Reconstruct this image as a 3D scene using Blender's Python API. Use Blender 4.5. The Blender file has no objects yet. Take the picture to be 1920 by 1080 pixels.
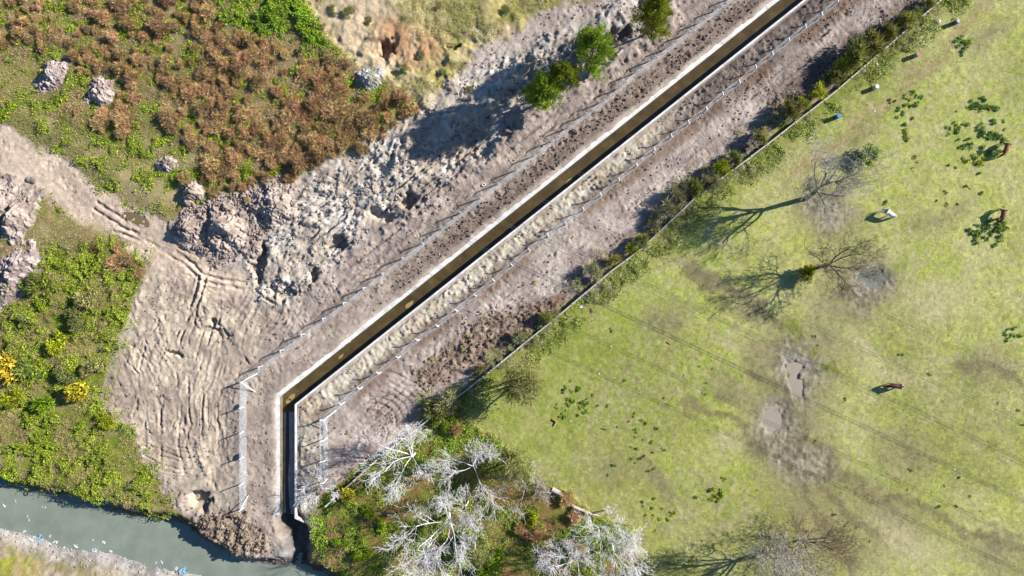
import bpy, bmesh, math, random
import numpy as np
from mathutils import Vector, Matrix, Quaternion

# ------------------------------------------------------------------ camera, world, sun, exposure
S = 0.08          # metres per photograph pixel on the ground plane
CAMH = 102.0      # drone height
SUN_EL = 28.5
SUN_AZ = (0.937, 0.349)      # horizontal direction towards the sun (x east/right, y up in the photo)
sc = bpy.context.scene
cam_d = bpy.data.cameras.new('camera'); cam = bpy.data.objects.new('camera', cam_d)
sc.collection.objects.link(cam); cam.location = (0, 0, CAMH); cam.rotation_euler = (0, 0, 0)
cam_d.sensor_fit = 'HORIZONTAL'; cam_d.sensor_width = 36.0
cam_d.lens = 36.0 * CAMH / (1920 * S); cam_d.clip_start = 1.0; cam_d.clip_end = 3000
sc.camera = cam
sc.render.resolution_x = 1024; sc.render.resolution_y = 576
w = bpy.data.worlds.new('World'); sc.world = w; w.use_nodes = True
nt = w.node_tree; nt.nodes.clear()
sky = nt.nodes.new('ShaderNodeTexSky'); sky.sky_type = 'NISHITA'; sky.sun_disc = False
sky.sun_elevation = math.radians(SUN_EL); sky.sun_rotation = math.atan2(SUN_AZ[0], SUN_AZ[1])
sky.air_density = 1.0; sky.dust_density = 0.0; sky.ozone_density = 6.0
bg = nt.nodes.new('ShaderNodeBackground'); bg.inputs['Strength'].default_value = 0.066
wo = nt.nodes.new('ShaderNodeOutputWorld')
nt.links.new(sky.outputs[0], bg.inputs[0]); nt.links.new(bg.outputs[0], wo.inputs[0])
sun_d = bpy.data.lights.new('sun', 'SUN'); sun_d.energy = 4.6; sun_d.angle = math.radians(0.53)
sun_d.color = (1.0, 0.955, 0.90)
sun = bpy.data.objects.new('sun', sun_d); sc.collection.objects.link(sun)
ce = math.cos(math.radians(SUN_EL))
SUNV = Vector((SUN_AZ[0] * ce, SUN_AZ[1] * ce, math.sin(math.radians(SUN_EL)))).normalized()
sun.rotation_euler = SUNV.to_track_quat('Z', 'Y').to_euler()
sun.location = (60, 20, 60)
sc.view_settings.view_transform = 'Standard'; sc.view_settings.look = 'None'
sc.view_settings.exposure = 1.5; sc.view_settings.gamma = 1.0
KEXP = 1.95       # display brightness of a flat sunlit surface of albedo 1 (used to turn photo tones into albedo)

COL = sc.collection
rnd = random.Random(7)
PI = math.pi

# ------------------------------------------------------------------ helpers
def P(u, v, z=0.0):
    k = S * (CAMH - z) / CAMH
    return ((u - 960) * k, (540 - v) * k)

def lin(c):
    c = np.asarray(c, float) / 255.0
    return np.where(c <= 0.04045, c / 12.92, ((c + 0.055) / 1.055) ** 2.4)

def alb(r, g, b):
    return np.clip(lin((r, g, b)) / KEXP, 0.004, 0.8)

_lat = {}
def vnoise(x, y, seed=0):
    if seed not in _lat:
        _lat[seed] = np.random.default_rng(1000 + seed).random((256, 256)).astype(np.float32)
    R = _lat[seed]
    xf = np.floor(x); yf = np.floor(y)
    fx = (x - xf).astype(np.float32); fy = (y - yf).astype(np.float32)
    xi = xf.astype(np.int64) & 255; yi = yf.astype(np.int64) & 255
    x1 = (xi + 1) & 255; y1 = (yi + 1) & 255
    fx = fx * fx * (3 - 2 * fx); fy = fy * fy * (3 - 2 * fy)
    a = R[yi, xi]; b = R[yi, x1]; c = R[y1, xi]; d = R[y1, x1]
    return (a + (b - a) * fx) * (1 - fy) + (c + (d - c) * fx) * fy

def fbm(x, y, octv=4, seed=0, gain=0.5, lac=2.03):
    t = 0; amp = 1; tot = 0
    for i in range(octv):
        t = t + amp * vnoise(x + 17.3 * i, y - 9.1 * i, seed + i)
        tot += amp; amp *= gain; x = x * lac; y = y * lac
    return t / tot

def sstep(a, b, x):
    t = np.clip((x - a) / (b - a), 0, 1)
    return t * t * (3 - 2 * t)

def sdf_poly(U, V, pts):
    """signed distance to a polygon, negative inside"""
    d2 = np.full(U.shape, 1e12, np.float32); ins = np.zeros(U.shape, bool)
    n = len(pts)
    for i in range(n):
        ax, ay = pts[i]; bx, by = pts[(i + 1) % n]
        ex, ey = bx - ax, by - ay
        wx = U - ax; wy = V - ay
        t = np.clip((wx * ex + wy * ey) / (ex * ex + ey * ey + 1e-9), 0, 1)
        dx = wx - ex * t; dy = wy - ey * t
        np.minimum(d2, dx * dx + dy * dy, out=d2)
        if abs(ey) > 1e-9:
            c = ((ay > V) != (by > V)) & (U < ex * (V - ay) / ey + ax)
            ins ^= c
    d = np.sqrt(d2)
    return np.where(ins, -d, d)

def dist_line(U, V, pts):
    """distance to a polyline, signed side, and running length"""
    d2 = np.full(U.shape, 1e12, np.float32); side = np.zeros(U.shape, np.float32); L = np.zeros(U.shape, np.float32)
    run = 0.0
    for i in range(len(pts) - 1):
        ax, ay = pts[i]; bx, by = pts[i + 1]
        ex, ey = bx - ax, by - ay; ln = math.hypot(ex, ey)
        wx = U - ax; wy = V - ay
        t = np.clip((wx * ex + wy * ey) / (ln * ln), 0, 1)
        dx = wx - ex * t; dy = wy - ey * t
        q = dx * dx + dy * dy
        m = q < d2
        d2 = np.where(m, q, d2)
        side = np.where(m, (ex * wy - ey * wx) / ln, side)
        L = np.where(m, run + t * ln, L)
        run += ln
    return np.sqrt(d2), side, L

def tag(o, label=None, cat=None, group=None, kind=None):
    if label: o['label'] = label
    if cat: o['category'] = cat
    if group: o['group'] = group
    if kind: o['kind'] = kind
    return o

def empty(name, loc=(0, 0, 0), rz=0.0, sc_=1.0):
    o = bpy.data.objects.new(name, None); COL.objects.link(o)
    o.location = loc; o.rotation_euler = (0, 0, rz); o.scale = (sc_,) * 3 if not hasattr(sc_, '__len__') else sc_
    o.empty_display_size = 0.2
    return o

def link(name, me, parent=None, mat=None):
    o = bpy.data.objects.new(name, me); COL.objects.link(o)
    if parent is not None: o.parent = parent
    if mat is not None and not me.materials: me.materials.append(mat)
    return o

def build_mesh(name, verts, tris=None, quads=None, cols=None, smooth=False, mat=None):
    me = bpy.data.meshes.new(name)
    verts = np.asarray(verts, np.float32)
    fl = []; sz = []
    if quads is not None and len(quads):
        fl.append(np.asarray(quads, np.int32).ravel()); sz.append(np.full(len(quads), 4, np.int32))
    if tris is not None and len(tris):
        fl.append(np.asarray(tris, np.int32).ravel()); sz.append(np.full(len(tris), 3, np.int32))
    fl = np.concatenate(fl); sz = np.concatenate(sz)
    me.vertices.add(len(verts)); me.vertices.foreach_set('co', verts.ravel())
    me.loops.add(len(fl)); me.loops.foreach_set('vertex_index', fl)
    me.polygons.add(len(sz))
    st = np.zeros(len(sz), np.int32); st[1:] = np.cumsum(sz)[:-1]
    me.polygons.foreach_set('loop_start', st)
    try: me.polygons.foreach_set('loop_total', sz)
    except Exception: pass
    if cols is not None:
        a = me.color_attributes.new('col', 'FLOAT_COLOR', 'POINT')
        c = np.ones((len(verts), 4), np.float32); c[:, :3] = cols
        a.data.foreach_set('color', c.ravel())
    me.update(calc_edges=True)
    if smooth: me.polygons.foreach_set('use_smooth', np.ones(len(sz), bool))
    if mat: me.materials.append(mat)
    return me

# ------------------------------------------------------------------ materials
def new_mat(name):
    m = bpy.data.materials.new(name); m.use_nodes = True
    nt = m.node_tree; b = nt.nodes['Principled BSDF']
    b.inputs['Specular IOR Level'].default_value = 0.2
    return m, nt, b

def noise_node(nt, scale, detail=4, rough=0.6):
    tc = nt.nodes.new('ShaderNodeTexCoord')
    n = nt.nodes.new('ShaderNodeTexNoise'); n.inputs['Scale'].default_value = scale
    n.inputs['Detail'].default_value = detail; n.inputs['Roughness'].default_value = rough
    nt.links.new(tc.outputs['Object'], n.inputs['Vector'])
    return n

def ramp(nt, src, stops):
    r = nt.nodes.new('ShaderNodeValToRGB')
    e = r.color_ramp.elements
    while len(e) < len(stops): e.new(0.5)
    for el, (p, c) in zip(e, stops):
        el.position = p; el.color = (*c, 1)
    nt.links.new(src, r.inputs[0])
    return r

def mulcol(nt, a, b, fac=1.0):
    m = nt.nodes.new('ShaderNodeMix'); m.data_type = 'RGBA'; m.blend_type = 'MULTIPLY'
    m.inputs['Factor'].default_value = fac
    nt.links.new(a, m.inputs[6]); nt.links.new(b, m.inputs[7])
    return m.outputs[2]

def mat_ground():
    m, nt, b = new_mat('ground_soil_and_turf')
    at = nt.nodes.new('ShaderNodeAttribute'); at.attribute_name = 'col'
    n1 = noise_node(nt, 2.6, 5, 0.7)
    r1 = ramp(nt, n1.outputs['Fac'], [(0.25, (0.72,) * 3), (0.5, (1.0,) * 3), (0.8, (1.25,) * 3)])
    n2 = noise_node(nt, 9.0, 3, 0.6)
    r2 = ramp(nt, n2.outputs['Fac'], [(0.3, (0.78,) * 3), (0.7, (1.2,) * 3)])
    c = mulcol(nt, at.outputs['Color'], r1.outputs[0]); c = mulcol(nt, c, r2.outputs[0])
    nt.links.new(c, b.inputs['Base Color'])
    b.inputs['Roughness'].default_value = 0.95; b.inputs['Specular IOR Level'].default_value = 0.08
    bp = nt.nodes.new('ShaderNodeBump'); bp.inputs['Strength'].default_value = 0.9; bp.inputs['Distance'].default_value = 0.10
    n3 = noise_node(nt, 6.0, 5, 0.7)
    nt.links.new(n3.outputs['Fac'], bp.inputs['Height']); nt.links.new(bp.outputs[0], b.inputs['Normal'])
    return m

def mat_attr(name, rough=0.8, vary=0.25, trans=0.0, hue=0.02):
    m, nt, b = new_mat(name)
    at = nt.nodes.new('ShaderNodeAttribute'); at.attribute_name = 'col'
    oi = nt.nodes.new('ShaderNodeObjectInfo')
    hs = nt.nodes.new('ShaderNodeHueSaturation')
    mr = nt.nodes.new('ShaderNodeMapRange'); mr.inputs['To Min'].default_value = 1 - vary; mr.inputs['To Max'].default_value = 1 + vary
    nt.links.new(oi.outputs['Random'], mr.inputs['Value']); nt.links.new(mr.outputs[0], hs.inputs['Value'])
    mh = nt.nodes.new('ShaderNodeMapRange'); mh.inputs['To Min'].default_value = 0.5 + hue; mh.inputs['To Max'].default_value = 0.5 - hue
    mt = nt.nodes.new('ShaderNodeMath'); mt.operation = 'FRACT'
    ml = nt.nodes.new('ShaderNodeMath'); ml.operation = 'MULTIPLY'; ml.inputs[1].default_value = 7.13
    nt.links.new(oi.outputs['Random'], ml.inputs[0]); nt.links.new(ml.outputs[0], mt.inputs[0])
    nt.links.new(mt.outputs[0], mh.inputs['Value']); nt.links.new(mh.outputs[0], hs.inputs['Hue'])
    nt.links.new(at.outputs['Color'], hs.inputs['Color'])
    nt.links.new(hs.outputs[0], b.inputs['Base Color'])
    b.inputs['Roughness'].default_value = rough
    if trans > 0:
        tr = nt.nodes.new('ShaderNodeBsdfTranslucent'); nt.links.new(hs.outputs[0], tr.inputs['Color'])
        mx = nt.nodes.new('ShaderNodeMixShader'); mx.inputs[0].default_value = trans
        out = nt.nodes['Material Output']
        nt.links.new(b.outputs[0], mx.inputs[1]); nt.links.new(tr.outputs[0], mx.inputs[2]); nt.links.new(mx.outputs[0], out.inputs[0])
    return m

def mat_flat(name, c1, c2, scale=3.0, rough=0.8, spec=0.2, bump=0.0, metallic=0.0):
    m, nt, b = new_mat(name)
    n = noise_node(nt, scale, 5, 0.65)
    r = ramp(nt, n.outputs['Fac'], [(0.3, tuple(c1)), (0.7, tuple(c2))])
    nt.links.new(r.outputs[0], b.inputs['Base Color'])
    b.inputs['Roughness'].default_value = rough; b.inputs['Specular IOR Level'].default_value = spec
    b.inputs['Metallic'].default_value = metallic
    if bump:
        bp = nt.nodes.new('ShaderNodeBump'); bp.inputs['Strength'].default_value = bump; bp.inputs['Distance'].default_value = 0.03
        nt.links.new(n.outputs['Fac'], bp.inputs['Height']); nt.links.new(bp.outputs[0], b.inputs['Normal'])
    return m

def mat_wire():
    m, nt, b = new_mat('galvanised_chain_link')
    b.inputs['Base Color'].default_value = (0.40, 0.42, 0.44, 1); b.inputs['Roughness'].default_value = 0.6
    tc = nt.nodes.new('ShaderNodeTexCoord')
    outs = []
    for rot in (math.radians(45), math.radians(-45)):
        mp = nt.nodes.new('ShaderNodeMapping'); mp.inputs['Rotation'].default_value = (0, 0, rot)
        wv = nt.nodes.new('ShaderNodeTexWave'); wv.inputs['Scale'].default_value = 1.6; wv.wave_profile = 'SIN'
        nt.links.new(tc.outputs['UV'], mp.inputs['Vector']); nt.links.new(mp.outputs[0], wv.inputs['Vector'])
        outs.append(wv.outputs['Fac'])
    mx = nt.nodes.new('ShaderNodeMath'); mx.operation = 'MAXIMUM'
    nt.links.new(outs[0], mx.inputs[0]); nt.links.new(outs[1], mx.inputs[1])
    gt = nt.nodes.new('ShaderNodeMath'); gt.operation = 'GREATER_THAN'; gt.inputs[1].default_value = 0.955
    nt.links.new(mx.outputs[0], gt.inputs[0]); nt.links.new(gt.outputs[0], b.inputs['Alpha'])
    return m

M_GROUND = mat_ground()
M_CONC = mat_flat('pale_new_concrete', (0.34, 0.32, 0.29), (0.58, 0.565, 0.54), 0.8, 0.85, 0.15, 0.15)
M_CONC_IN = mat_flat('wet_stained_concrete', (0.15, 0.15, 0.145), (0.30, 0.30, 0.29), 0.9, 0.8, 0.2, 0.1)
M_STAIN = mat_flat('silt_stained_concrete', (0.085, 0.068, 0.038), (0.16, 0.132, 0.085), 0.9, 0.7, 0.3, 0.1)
M_POST = mat_flat('precast_concrete_post', (0.48, 0.48, 0.47), (0.62, 0.62, 0.60), 3, 0.8)
M_OLDC = mat_flat('weathered_precast_concrete', (0.24, 0.23, 0.20), (0.44, 0.42, 0.38), 1.3, 0.9, 0.1, 0.2)
M_WIRE = mat_wire()
M_LEAF = mat_attr('green_leaves', 0.65, 0.30, 0.25, 0.03)
M_DRY = mat_attr('dry_brown_twigs', 0.9, 0.34, 0.15, 0.012)
M_BARK = mat_attr('tree_bark', 0.85, 0.1, 0.0, 0.0)
M_STUFF = mat_attr('ground_cover_leaves', 0.7, 0.0, 0.2, 0.0)
M_EARTH = mat_attr('loose_earth', 0.95, 0.08, 0.0, 0.0)
M_CABLE = mat_flat('weathered_cable', (0.05, 0.055, 0.05), (0.075, 0.08, 0.07), 5, 0.8)

# ------------------------------------------------------------------ the lie of the land
def axis(lo, hi, step, far):
    core = np.arange(lo, hi + 1e-6, step)
    out = [core]; a = []; g = step; x = core[-1]
    while x < far: g *= 1.22; x += g; a.append(x)
    b = []; g = step; x = core[0]
    while x > -far: g *= 1.22; x -= g; b.append(x)
    return np.concatenate([np.array(b[::-1]), core, np.array(a)])
GS = 0.165
xs = axis(-82, 82, GS, 420).astype(np.float32); ys = axis(-48, 48, GS, 420).astype(np.float32)
X, Y = np.meshgrid(xs, ys)
U = X / S + 960; V = 540 - Y / S

# domain-warped photo coordinates, for ragged zone edges
wA = (fbm(X / 4.0, Y / 4.0, 4, 11) - 0.5); wB = (fbm(X / 4.0 + 50, Y / 4.0, 4, 15) - 0.5)
wf = (fbm(X / 0.7, Y / 0.7, 2, 19) - 0.5); wg = (fbm(X / 0.7 + 9, Y / 0.7, 2, 23) - 0.5)
UW = U + 42 * wA + 16 * wf; VW = V + 42 * wB + 16 * wg

def zone(pts, soft=8.0, warp=True):
    d = sdf_poly(UW if warp else U, VW if warp else V, pts)
    return sstep(soft, -soft, d)
def blob(u, v, ru, rv, rot=0.0, soft=0.5):
    a = math.radians(rot); c, s = math.cos(a), math.sin(a)
    du = UW - u; dv = VW - v
    q = np.sqrt(((du * c + dv * s) / ru) ** 2 + ((-du * s + dv * c) / rv) ** 2)
    return sstep(1 + soft, 1 - soft, q)

# --- zones (photo pixels)
WALL = [(1860, -82), (1765, 0), (1575, 165), (1440, 270), (1380, 315), (1305, 370), (1205, 465), (1145, 510), (1050, 590), (970, 655), (880, 728), (800, 790), (715, 855), (610, 950)]
Z_field = [(2600, -700), (1860, -82), (1765, 0), (1575, 165), (1440, 270), (1305, 370), (1205, 465), (1145, 510), (1050, 590), (970, 655), (880, 728), (840, 765), (900, 800), (960, 830), (1010, 900), (1100, 950), (1190, 1000), (1230, 1100), (1300, 1700), (2600, 1700)]
Z_lowmid = [(840, 765), (900, 800), (960, 830), (1010, 900), (1100, 950), (1190, 1000), (1230, 1100), (1300, 1700), (700, 1700), (640, 1090), (600, 1040), (580, 990), (600, 930), (660, 880), (740, 840)]
Z_dirt = [(1860, -82), (1765, 0), (1575, 165), (1440, 270), (1305, 370), (1205, 465), (1145, 510), (1050, 590), (970, 655), (880, 728), (800, 790), (740, 840), (660, 880), (600, 930), (585, 1000), (590, 1060), (520, 1070), (440, 1060), (390, 1010), (350, 965), (310, 935), (275, 860), (240, 790), (190, 745), (215, 650), (250, 580), (280, 500), (180, 410), (100, 370), (-60, 300), (-60, 205), (60, 268), (150, 330), (260, 400), (330, 440), (335, 400), (420, 365), (540, 335), (640, 290), (720, 250), (790, 190), (860, 120), (930, 70), (1010, 25), (1180, -20), (1330, -200), (2000, -200)]
Z_spoil = [(490, 565), (465, 490), (540, 400), (580, 340), (700, 265), (790, 200), (870, 140), (980, 90), (1100, 40), (1210, -10), (1215, 20), (1120, 110), (1010, 190), (880, 300), (840, 370), (730, 440), (650, 490), (560, 560)]
Z_rubble = [(335, 430), (345, 400), (420, 365), (540, 335), (565, 385), (480, 470), (400, 490), (345, 455)]
Z_top = [(560, -60), (1190, -60), (1010, 25), (930, 70), (860, 130), (800, 195), (740, 170), (640, 90), (600, 60)]
Z_left = [(-80, 560), (20, 545), (80, 470), (200, 455), (285, 490), (255, 570), (215, 650), (190, 745), (245, 795), (275, 860), (310, 935), (330, 965), (200, 950), (-80, 880)]
RIV = [(-300, 800), (0, 893), (60, 910), (140, 930), (200, 948), (250, 960), (300, 968), (340, 975), (368, 995), (400, 1022), (430, 1047), (470, 1060), (520, 1056), (560, 1052), (600, 1066), (650, 1085), (900, 1300), (700, 1500), (470, 1100), (380, 1080), (300, 1064), (240, 1050), (200, 1037), (150, 1030), (100, 1020), (60, 1004), (0, 982), (-300, 900)]
WZ = -2.3
kz = (CAMH - WZ) / CAMH
RIVg = [(960 + (u - 960) * kz, 540 + (v - 540) * kz) for u, v in RIV]

m_field = zone(Z_field, 6); m_low = zone(Z_lowmid, 10); m_dirt = zone(Z_dirt, 6)
m_spoil = zone(Z_spoil, 24) * m_dirt; m_rub = zone(Z_rubble, 8)
m_top = zone(Z_top, 10); m_left = zone(Z_left, 7)
fr = sdf_poly(UW, VW, Z_left); m_leftf = np.maximum(m_left, sstep(34, 0, fr) * 0.5 * sstep(.45, .6, fbm(X / 1.1, Y / 1.1, 2, 161)))

# --- channel centre lines (photo px, level with the ground)
NWI = [(525, 966), (525, 744), (558, 718), (1440, 17), (1590, -102)]          # inner top edge, north-west wall
SEI = [(553, 972), (553, 758), (603, 718), (1440, 53), (1600, -74)]           # inner top edge, south-east wall
dN, sN, lN = dist_line(U, V, NWI[::1]); dS, sS, lS = dist_line(U, V, SEI)
Dn = np.where(sN < 0, dN, -dN)     # sign fixed below
# make Dn positive towards the outside (north-west / left) of the channel
tp = np.argmin((U - 700) ** 2 + (V - 500) ** 2); Dn = Dn * (1 if Dn.flat[tp] > 0 else -1)
Dse = np.where(sS < 0, dS, -dS)
tp = np.argmin((U - 900) ** 2 + (V - 700) ** 2); Dse = Dse * (1 if Dse.flat[tp] > 0 else -1)
Dn_m = Dn * S; Ds_m = Dse * S        # metres outside of each inner edge

# --- base relief
big = fbm(X / 22, Y / 22, 3, 31) - 0.5
mid = fbm(X / 5, Y / 5, 4, 37) - 0.5
fine = fbm(X / 1.3, Y / 1.3, 4, 43) - 0.5
grain = fbm(X / 0.45, Y / 0.45, 2, 51) - 0.5
Z = 0.25 * big + 0.10 * mid
near_ch = np.minimum(sstep(60, 8, np.abs(Dn)), 1)
fl = np.maximum(sstep(5.0, 1.0, Dn_m), sstep(5.0, 1.0, Ds_m)) * 1.0
Z = Z * (1 - 0.9 * fl)
m_scrub = np.clip(1 - m_field - m_low - m_dirt - m_top - m_left, 0, 1)
d_soft = sdf_poly(U, V, Z_dirt); m_sh = sstep(0, 45, d_soft)
Z = Z + 0.55 * m_scrub * m_sh * (0.4 + fbm(X / 6, Y / 6, 3, 61)) + 0.35 * m_left * m_sh * fbm(X / 4, Y / 4, 3, 63) + 0.3 * m_low * (fbm(X / 3, Y / 3, 3, 65))
Z = Z + m_field * (0.05 * fine + 0.05 * grain)

def clod(sz, seed, thr=0.5):
    n = fbm(X / sz, Y / sz, 2, seed, 0.45)
    return np.clip(n - thr, 0, 1)
c_big = clod(1.1, 71, 0.5); c_mid = clod(0.62, 75, 0.48); c_sm = clod(0.42, 79, 0.5)
rid = 1 - np.abs(2 * fbm(X / 2.2, Y / 2.2, 4, 83) - 1)
flat = m_dirt * (1 - m_spoil) * (1 - m_rub)
patch = sstep(0.42, 0.62, fbm(X / 3.2, Y / 3.2, 3, 87))
Z = Z + flat * (0.08 * fine + 0.10 * grain + (0.06 + 0.35 * patch * (1 - 0.7 * sstep(520, 430, U))) * c_sm + 0.12 * patch * c_mid)
spA = sstep(0.40, 0.62, fbm(X / 2.6, Y / 2.6, 3, 89))
gx = (X * 0.79 + Y * 0.615); gy = (-X * 0.615 + Y * 0.79)
comb = np.abs(fbm(gx / 5.0, gy / 0.55, 3, 92) - 0.5)
Z = Z + m_spoil * (1.0 * mid + 0.9 * (rid - 0.7) * (0.35 + spA) + 0.45 * fine + (0.05 + 0.35 * spA) * c_mid + (0.12 + 0.45 * spA) * c_sm + 0.4 * comb + 0.14 * grain + 0.25)
Z = Z + m_rub * (0.3 + 0.5 * mid + 0.45 * fine + 0.9 * c_mid + 0.5 * c_sm)
Z = Z + m_top * (1.3 * mid + 0.5 * fine + 0.9 * (rid - .6) * sstep(30, 90, V))
# dark clod rows beside the channel (north-west side) and on the far south-east strip
rowN = sstep(0.9, 1.6, Dn_m) * sstep(4.6, 2.6, Dn_m) * sstep(640, 900, UW)
Z = Z + rowN * (0.4 * c_mid + 0.45 * c_sm + 0.16 * fine)
Z_plough = [(770, 690), (900, 600), (990, 560), (1060, 560), (1030, 600), (930, 680), (850, 720), (770, 730)]
m_pl = zone(Z_plough, 12)
Z = Z + m_pl * (0.45 * c_mid + 0.4 * c_sm + 0.3 * fine)
Z_dkse = [(1330, 330), (1420, 230), (1500, 120), (1640, 40), (1740, -30), (1800, -60), (1760, 10), (1600, 140), (1500, 205), (1400, 290), (1300, 370)]
m_dk = zone(Z_dkse, 22)
Z = Z + m_dk * (0.35 * c_mid + 0.25 * fine)
strS = sstep(0.25, 0.7, Ds_m) * sstep(4.2, 2.6, Ds_m)
Z = Z + strS * (0.2 * c_mid + 0.15 * fine + 0.25 * c_sm + 0.42 * np.abs(fbm(gx / 0.7, gy / 2.6, 4, 145) - 0.5))
# lower-left bare earth: shallow waves scraped by the bucket
Z_ll = [(285, 500), (420, 490), (560, 560), (470, 690), (440, 720), (445, 960), (350, 960), (270, 850), (195, 745), (220, 640)]
m_ll = zone(Z_ll, 14)
th = np.sin((U * 0.55 + V * 0.10 + 60 * wA) * 0.22) * 0.5 + 0.5
Z = Z + m_ll * (0.12 * (th ** 3) * fbm(X / 5, Y / 5, 2, 91) * 2 + 0.10 * fine + 0.25 * c_mid * sstep(0.5, 0.65, fbm(X / 6, Y / 6, 2, 95)))

pit = np.clip(fbm(X / 0.42, Y / 0.42, 2, 141, 0.4) - 0.60, 0, 1)
gpit = sstep(0.47, 0.66, fbm(X / 3.0, Y / 3.0, 3, 149))
Z = Z - ((m_dirt * (0.12 + 0.55 * gpit) * (1 - m_spoil)) + 0.30 * m_spoil + 0.5 * m_rub) * pit
streak = np.abs(fbm(gx / 9.0, gy / 0.42, 3, 159) - 0.5)
Z = Z + 0.30 * streak * flat * sstep(500, 620, U)
# machine tracks as bundles of ridges that follow flow lines
def flow(mask, psi, alo, w_, amp, seed):
    global Z
    a_ = np.abs(fbm(psi / w_ + 0.6 * wf, alo / 70.0, 3, seed) - 0.5) * 2
    Z = Z + mask * amp * (a_ - 0.25) * sstep(0.30, 0.55, fbm(X / 2.4, Y / 2.4, 2, seed + 5))
wu = U + 26 * wA; wv = V + 26 * wB
flow(blob(385, 770, 62, 120, 0, .3), wu + 9 * np.sin(V / 38), V, 5.0, .32, 171)
flow(blob(305, 845, 62, 52, 20, .35), np.hypot(wu - 355, (wv - 765) * 1.1), np.arctan2(wv - 765, wu - 355) * 90, 6.0, .30, 175)
flow(blob(465, 610, 92, 58, -20, .4), np.hypot(wu - 300, wv - 520), np.arctan2(wv - 520, wu - 300) * 200, 6.5, .24, 179)
flow(blob(285, 650, 62, 92, 10, .4), 0.8 * wu - 0.35 * wv, V, 6.5, .34, 183)
flow(blob(395, 545, 85, 38, 20, .4), 0.45 * wu - 0.9 * wv, U, 5.0, .30, 187)
flow(blob(735, 765, 92, 52, -35, .4), np.hypot(wu - 690, (wv - 815)), np.arctan2(wv - 815, wu - 690) * 90, 6.0, .28, 191)
flow(blob(900, 640, 120, 34, -38, .4), 0.62 * wu + 0.79 * wv, 0.79 * wu - 0.62 * wv, 6.0, .26, 195)
flow(m_spoil * sstep(.42, .58, fbm(X / 4, Y / 4, 2, 199)), 0.86 * wu + 0.3 * wv, 0.3 * wu - 0.86 * wv, 8.0, .65, 203)
flow(m_spoil * sstep(.58, .42, fbm(X / 4, Y / 4, 2, 199)), 0.62 * wu + 0.79 * wv, 0.79 * wu - 0.62 * wv, 9.0, .6, 207)
# --- ruts, scrapes and crawler tracks
brk = fbm(X / 1.9, Y / 1.9, 3, 97)
def rut(pts, width=4.0, depth=0.13, berm=0.05, tread=False, gap=None):
    global Z
    bb = np.array(pts); pad = width * 4 + (gap or 0) + 10
    iu = np.where((xs / S + 960 > bb[:, 0].min() - pad) & (xs / S + 960 < bb[:, 0].max() + pad))[0]
    iv = np.where((540 - ys / S > bb[:, 1].min() - pad) & (540 - ys / S < bb[:, 1].max() + pad))[0]
    if not len(iu) or not len(iv): return
    sl = (slice(iv[0], iv[-1] + 1), slice(iu[0], iu[-1] + 1))
    d, s_, L = dist_line(U[sl] + 3 * wf[sl] + 6 * wA[sl], V[sl] + 3 * wg[sl] + 6 * wB[sl], pts)
    offs = [0] if gap is None else [-gap, gap]
    for of in offs:
        dd = np.abs(np.where(d > abs(s_) + 0.5, 1e3, s_ - of))
        prof = -depth * np.exp(-(dd / width) ** 4) + berm * np.exp(-((dd - width * 1.5) / (width * 0.6)) ** 2)
        if tread: prof = prof + 0.05 * np.exp(-(dd / width) ** 4) * np.sin(L * 2 * PI / 6.0)
        Z[sl] += prof * sstep(0.34, 0.52, brk[sl]) * (0.5 + 1.0 * (fine[sl] + 0.5))
NWF = [(453, 716), (487, 688), (528, 657), (568, 627), (607, 597), (646, 568), (682, 540), (718, 512), (755, 483), (792, 455), (828, 427), (863, 398), (900, 370), (934, 343), (968, 317), (1001, 290), (1034, 263), (1066, 237), (1098, 213), (1131, 188), (1162, 163), (1193, 133), (1227, 108), (1257, 85), (1288, 60), (1318, 37), (1348, 13), (1379, -11), (1410, -35)]
SEF = [(609, 903), (609, 863), (609, 824), (608, 787), (642, 757), (676, 728), (711, 700), (748, 670), (784, 638), (821, 612), (857, 583), (892, 555), (927, 527), (960, 498), (993, 470), (1028, 443), (1061, 420), (1094, 394), (1127, 367), (1160, 339), (1193, 312), (1226, 283), (1258, 258), (1290, 233), (1323, 208), (1353, 180), (1385, 157), (1415, 130), (1446, 105), (1476, 80), (1507, 55), (1537, 32), (1567, 7), (1597, -18)]
def shifted(pts, du, dv): return [(u + du, v + dv) for u, v in pts]
rut(shifted(NWF[3:], -16, -22), 4.5, 0.10, 0.04, True, 10)
rut(shifted(NWF[6:], -30, -38), 4.5, 0.12, 0.05, True)
rut([(560, 560), (640, 520), (760, 430), (850, 360), (960, 280), (1100, 180), (1250, 70)], 5, 0.14, 0.08, True, 9)
rut(shifted(NWF[2:], 14, 16), 5, 0.06, 0.03, False, 11)
rut([(180, 385), (240, 425), (300, 455), (370, 490)], 3, 0.2, 0.08, False, 7)
rut([(215, 430), (280, 450), (340, 485), (380, 520), (470, 540)], 3, 0.2, 0.08, False, 6)
rut([(380, 520), (370, 560), (350, 590), (330, 620)], 3, 0.22, 0.1, False, 6)
rut([(345, 590), (330, 580), (320, 605)], 3, 0.2, 0.08)
rut([(480, 540), (510, 560), (540, 575)], 3, 0.3, 0.1, False, 5)
for k in range(2):   # long scrapes parallel to the fence in the lower left
    u0 = 280 + 27 * k + rnd.uniform(-11, 11)
    rut([(u0 - 14 + rnd.uniform(-5, 5), 700 + rnd.uniform(-20, 30)), (u0 + rnd.uniform(-4, 4), 770), (u0 + 8 + rnd.uniform(-5, 5), 830 + rnd.uniform(-20, 30)), (u0 + 3, 870 + rnd.uniform(-50, 40))], rnd.uniform(1.6, 2.8), rnd.uniform(0.06, 0.22), rnd.uniform(0.03, 0.09))
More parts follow.
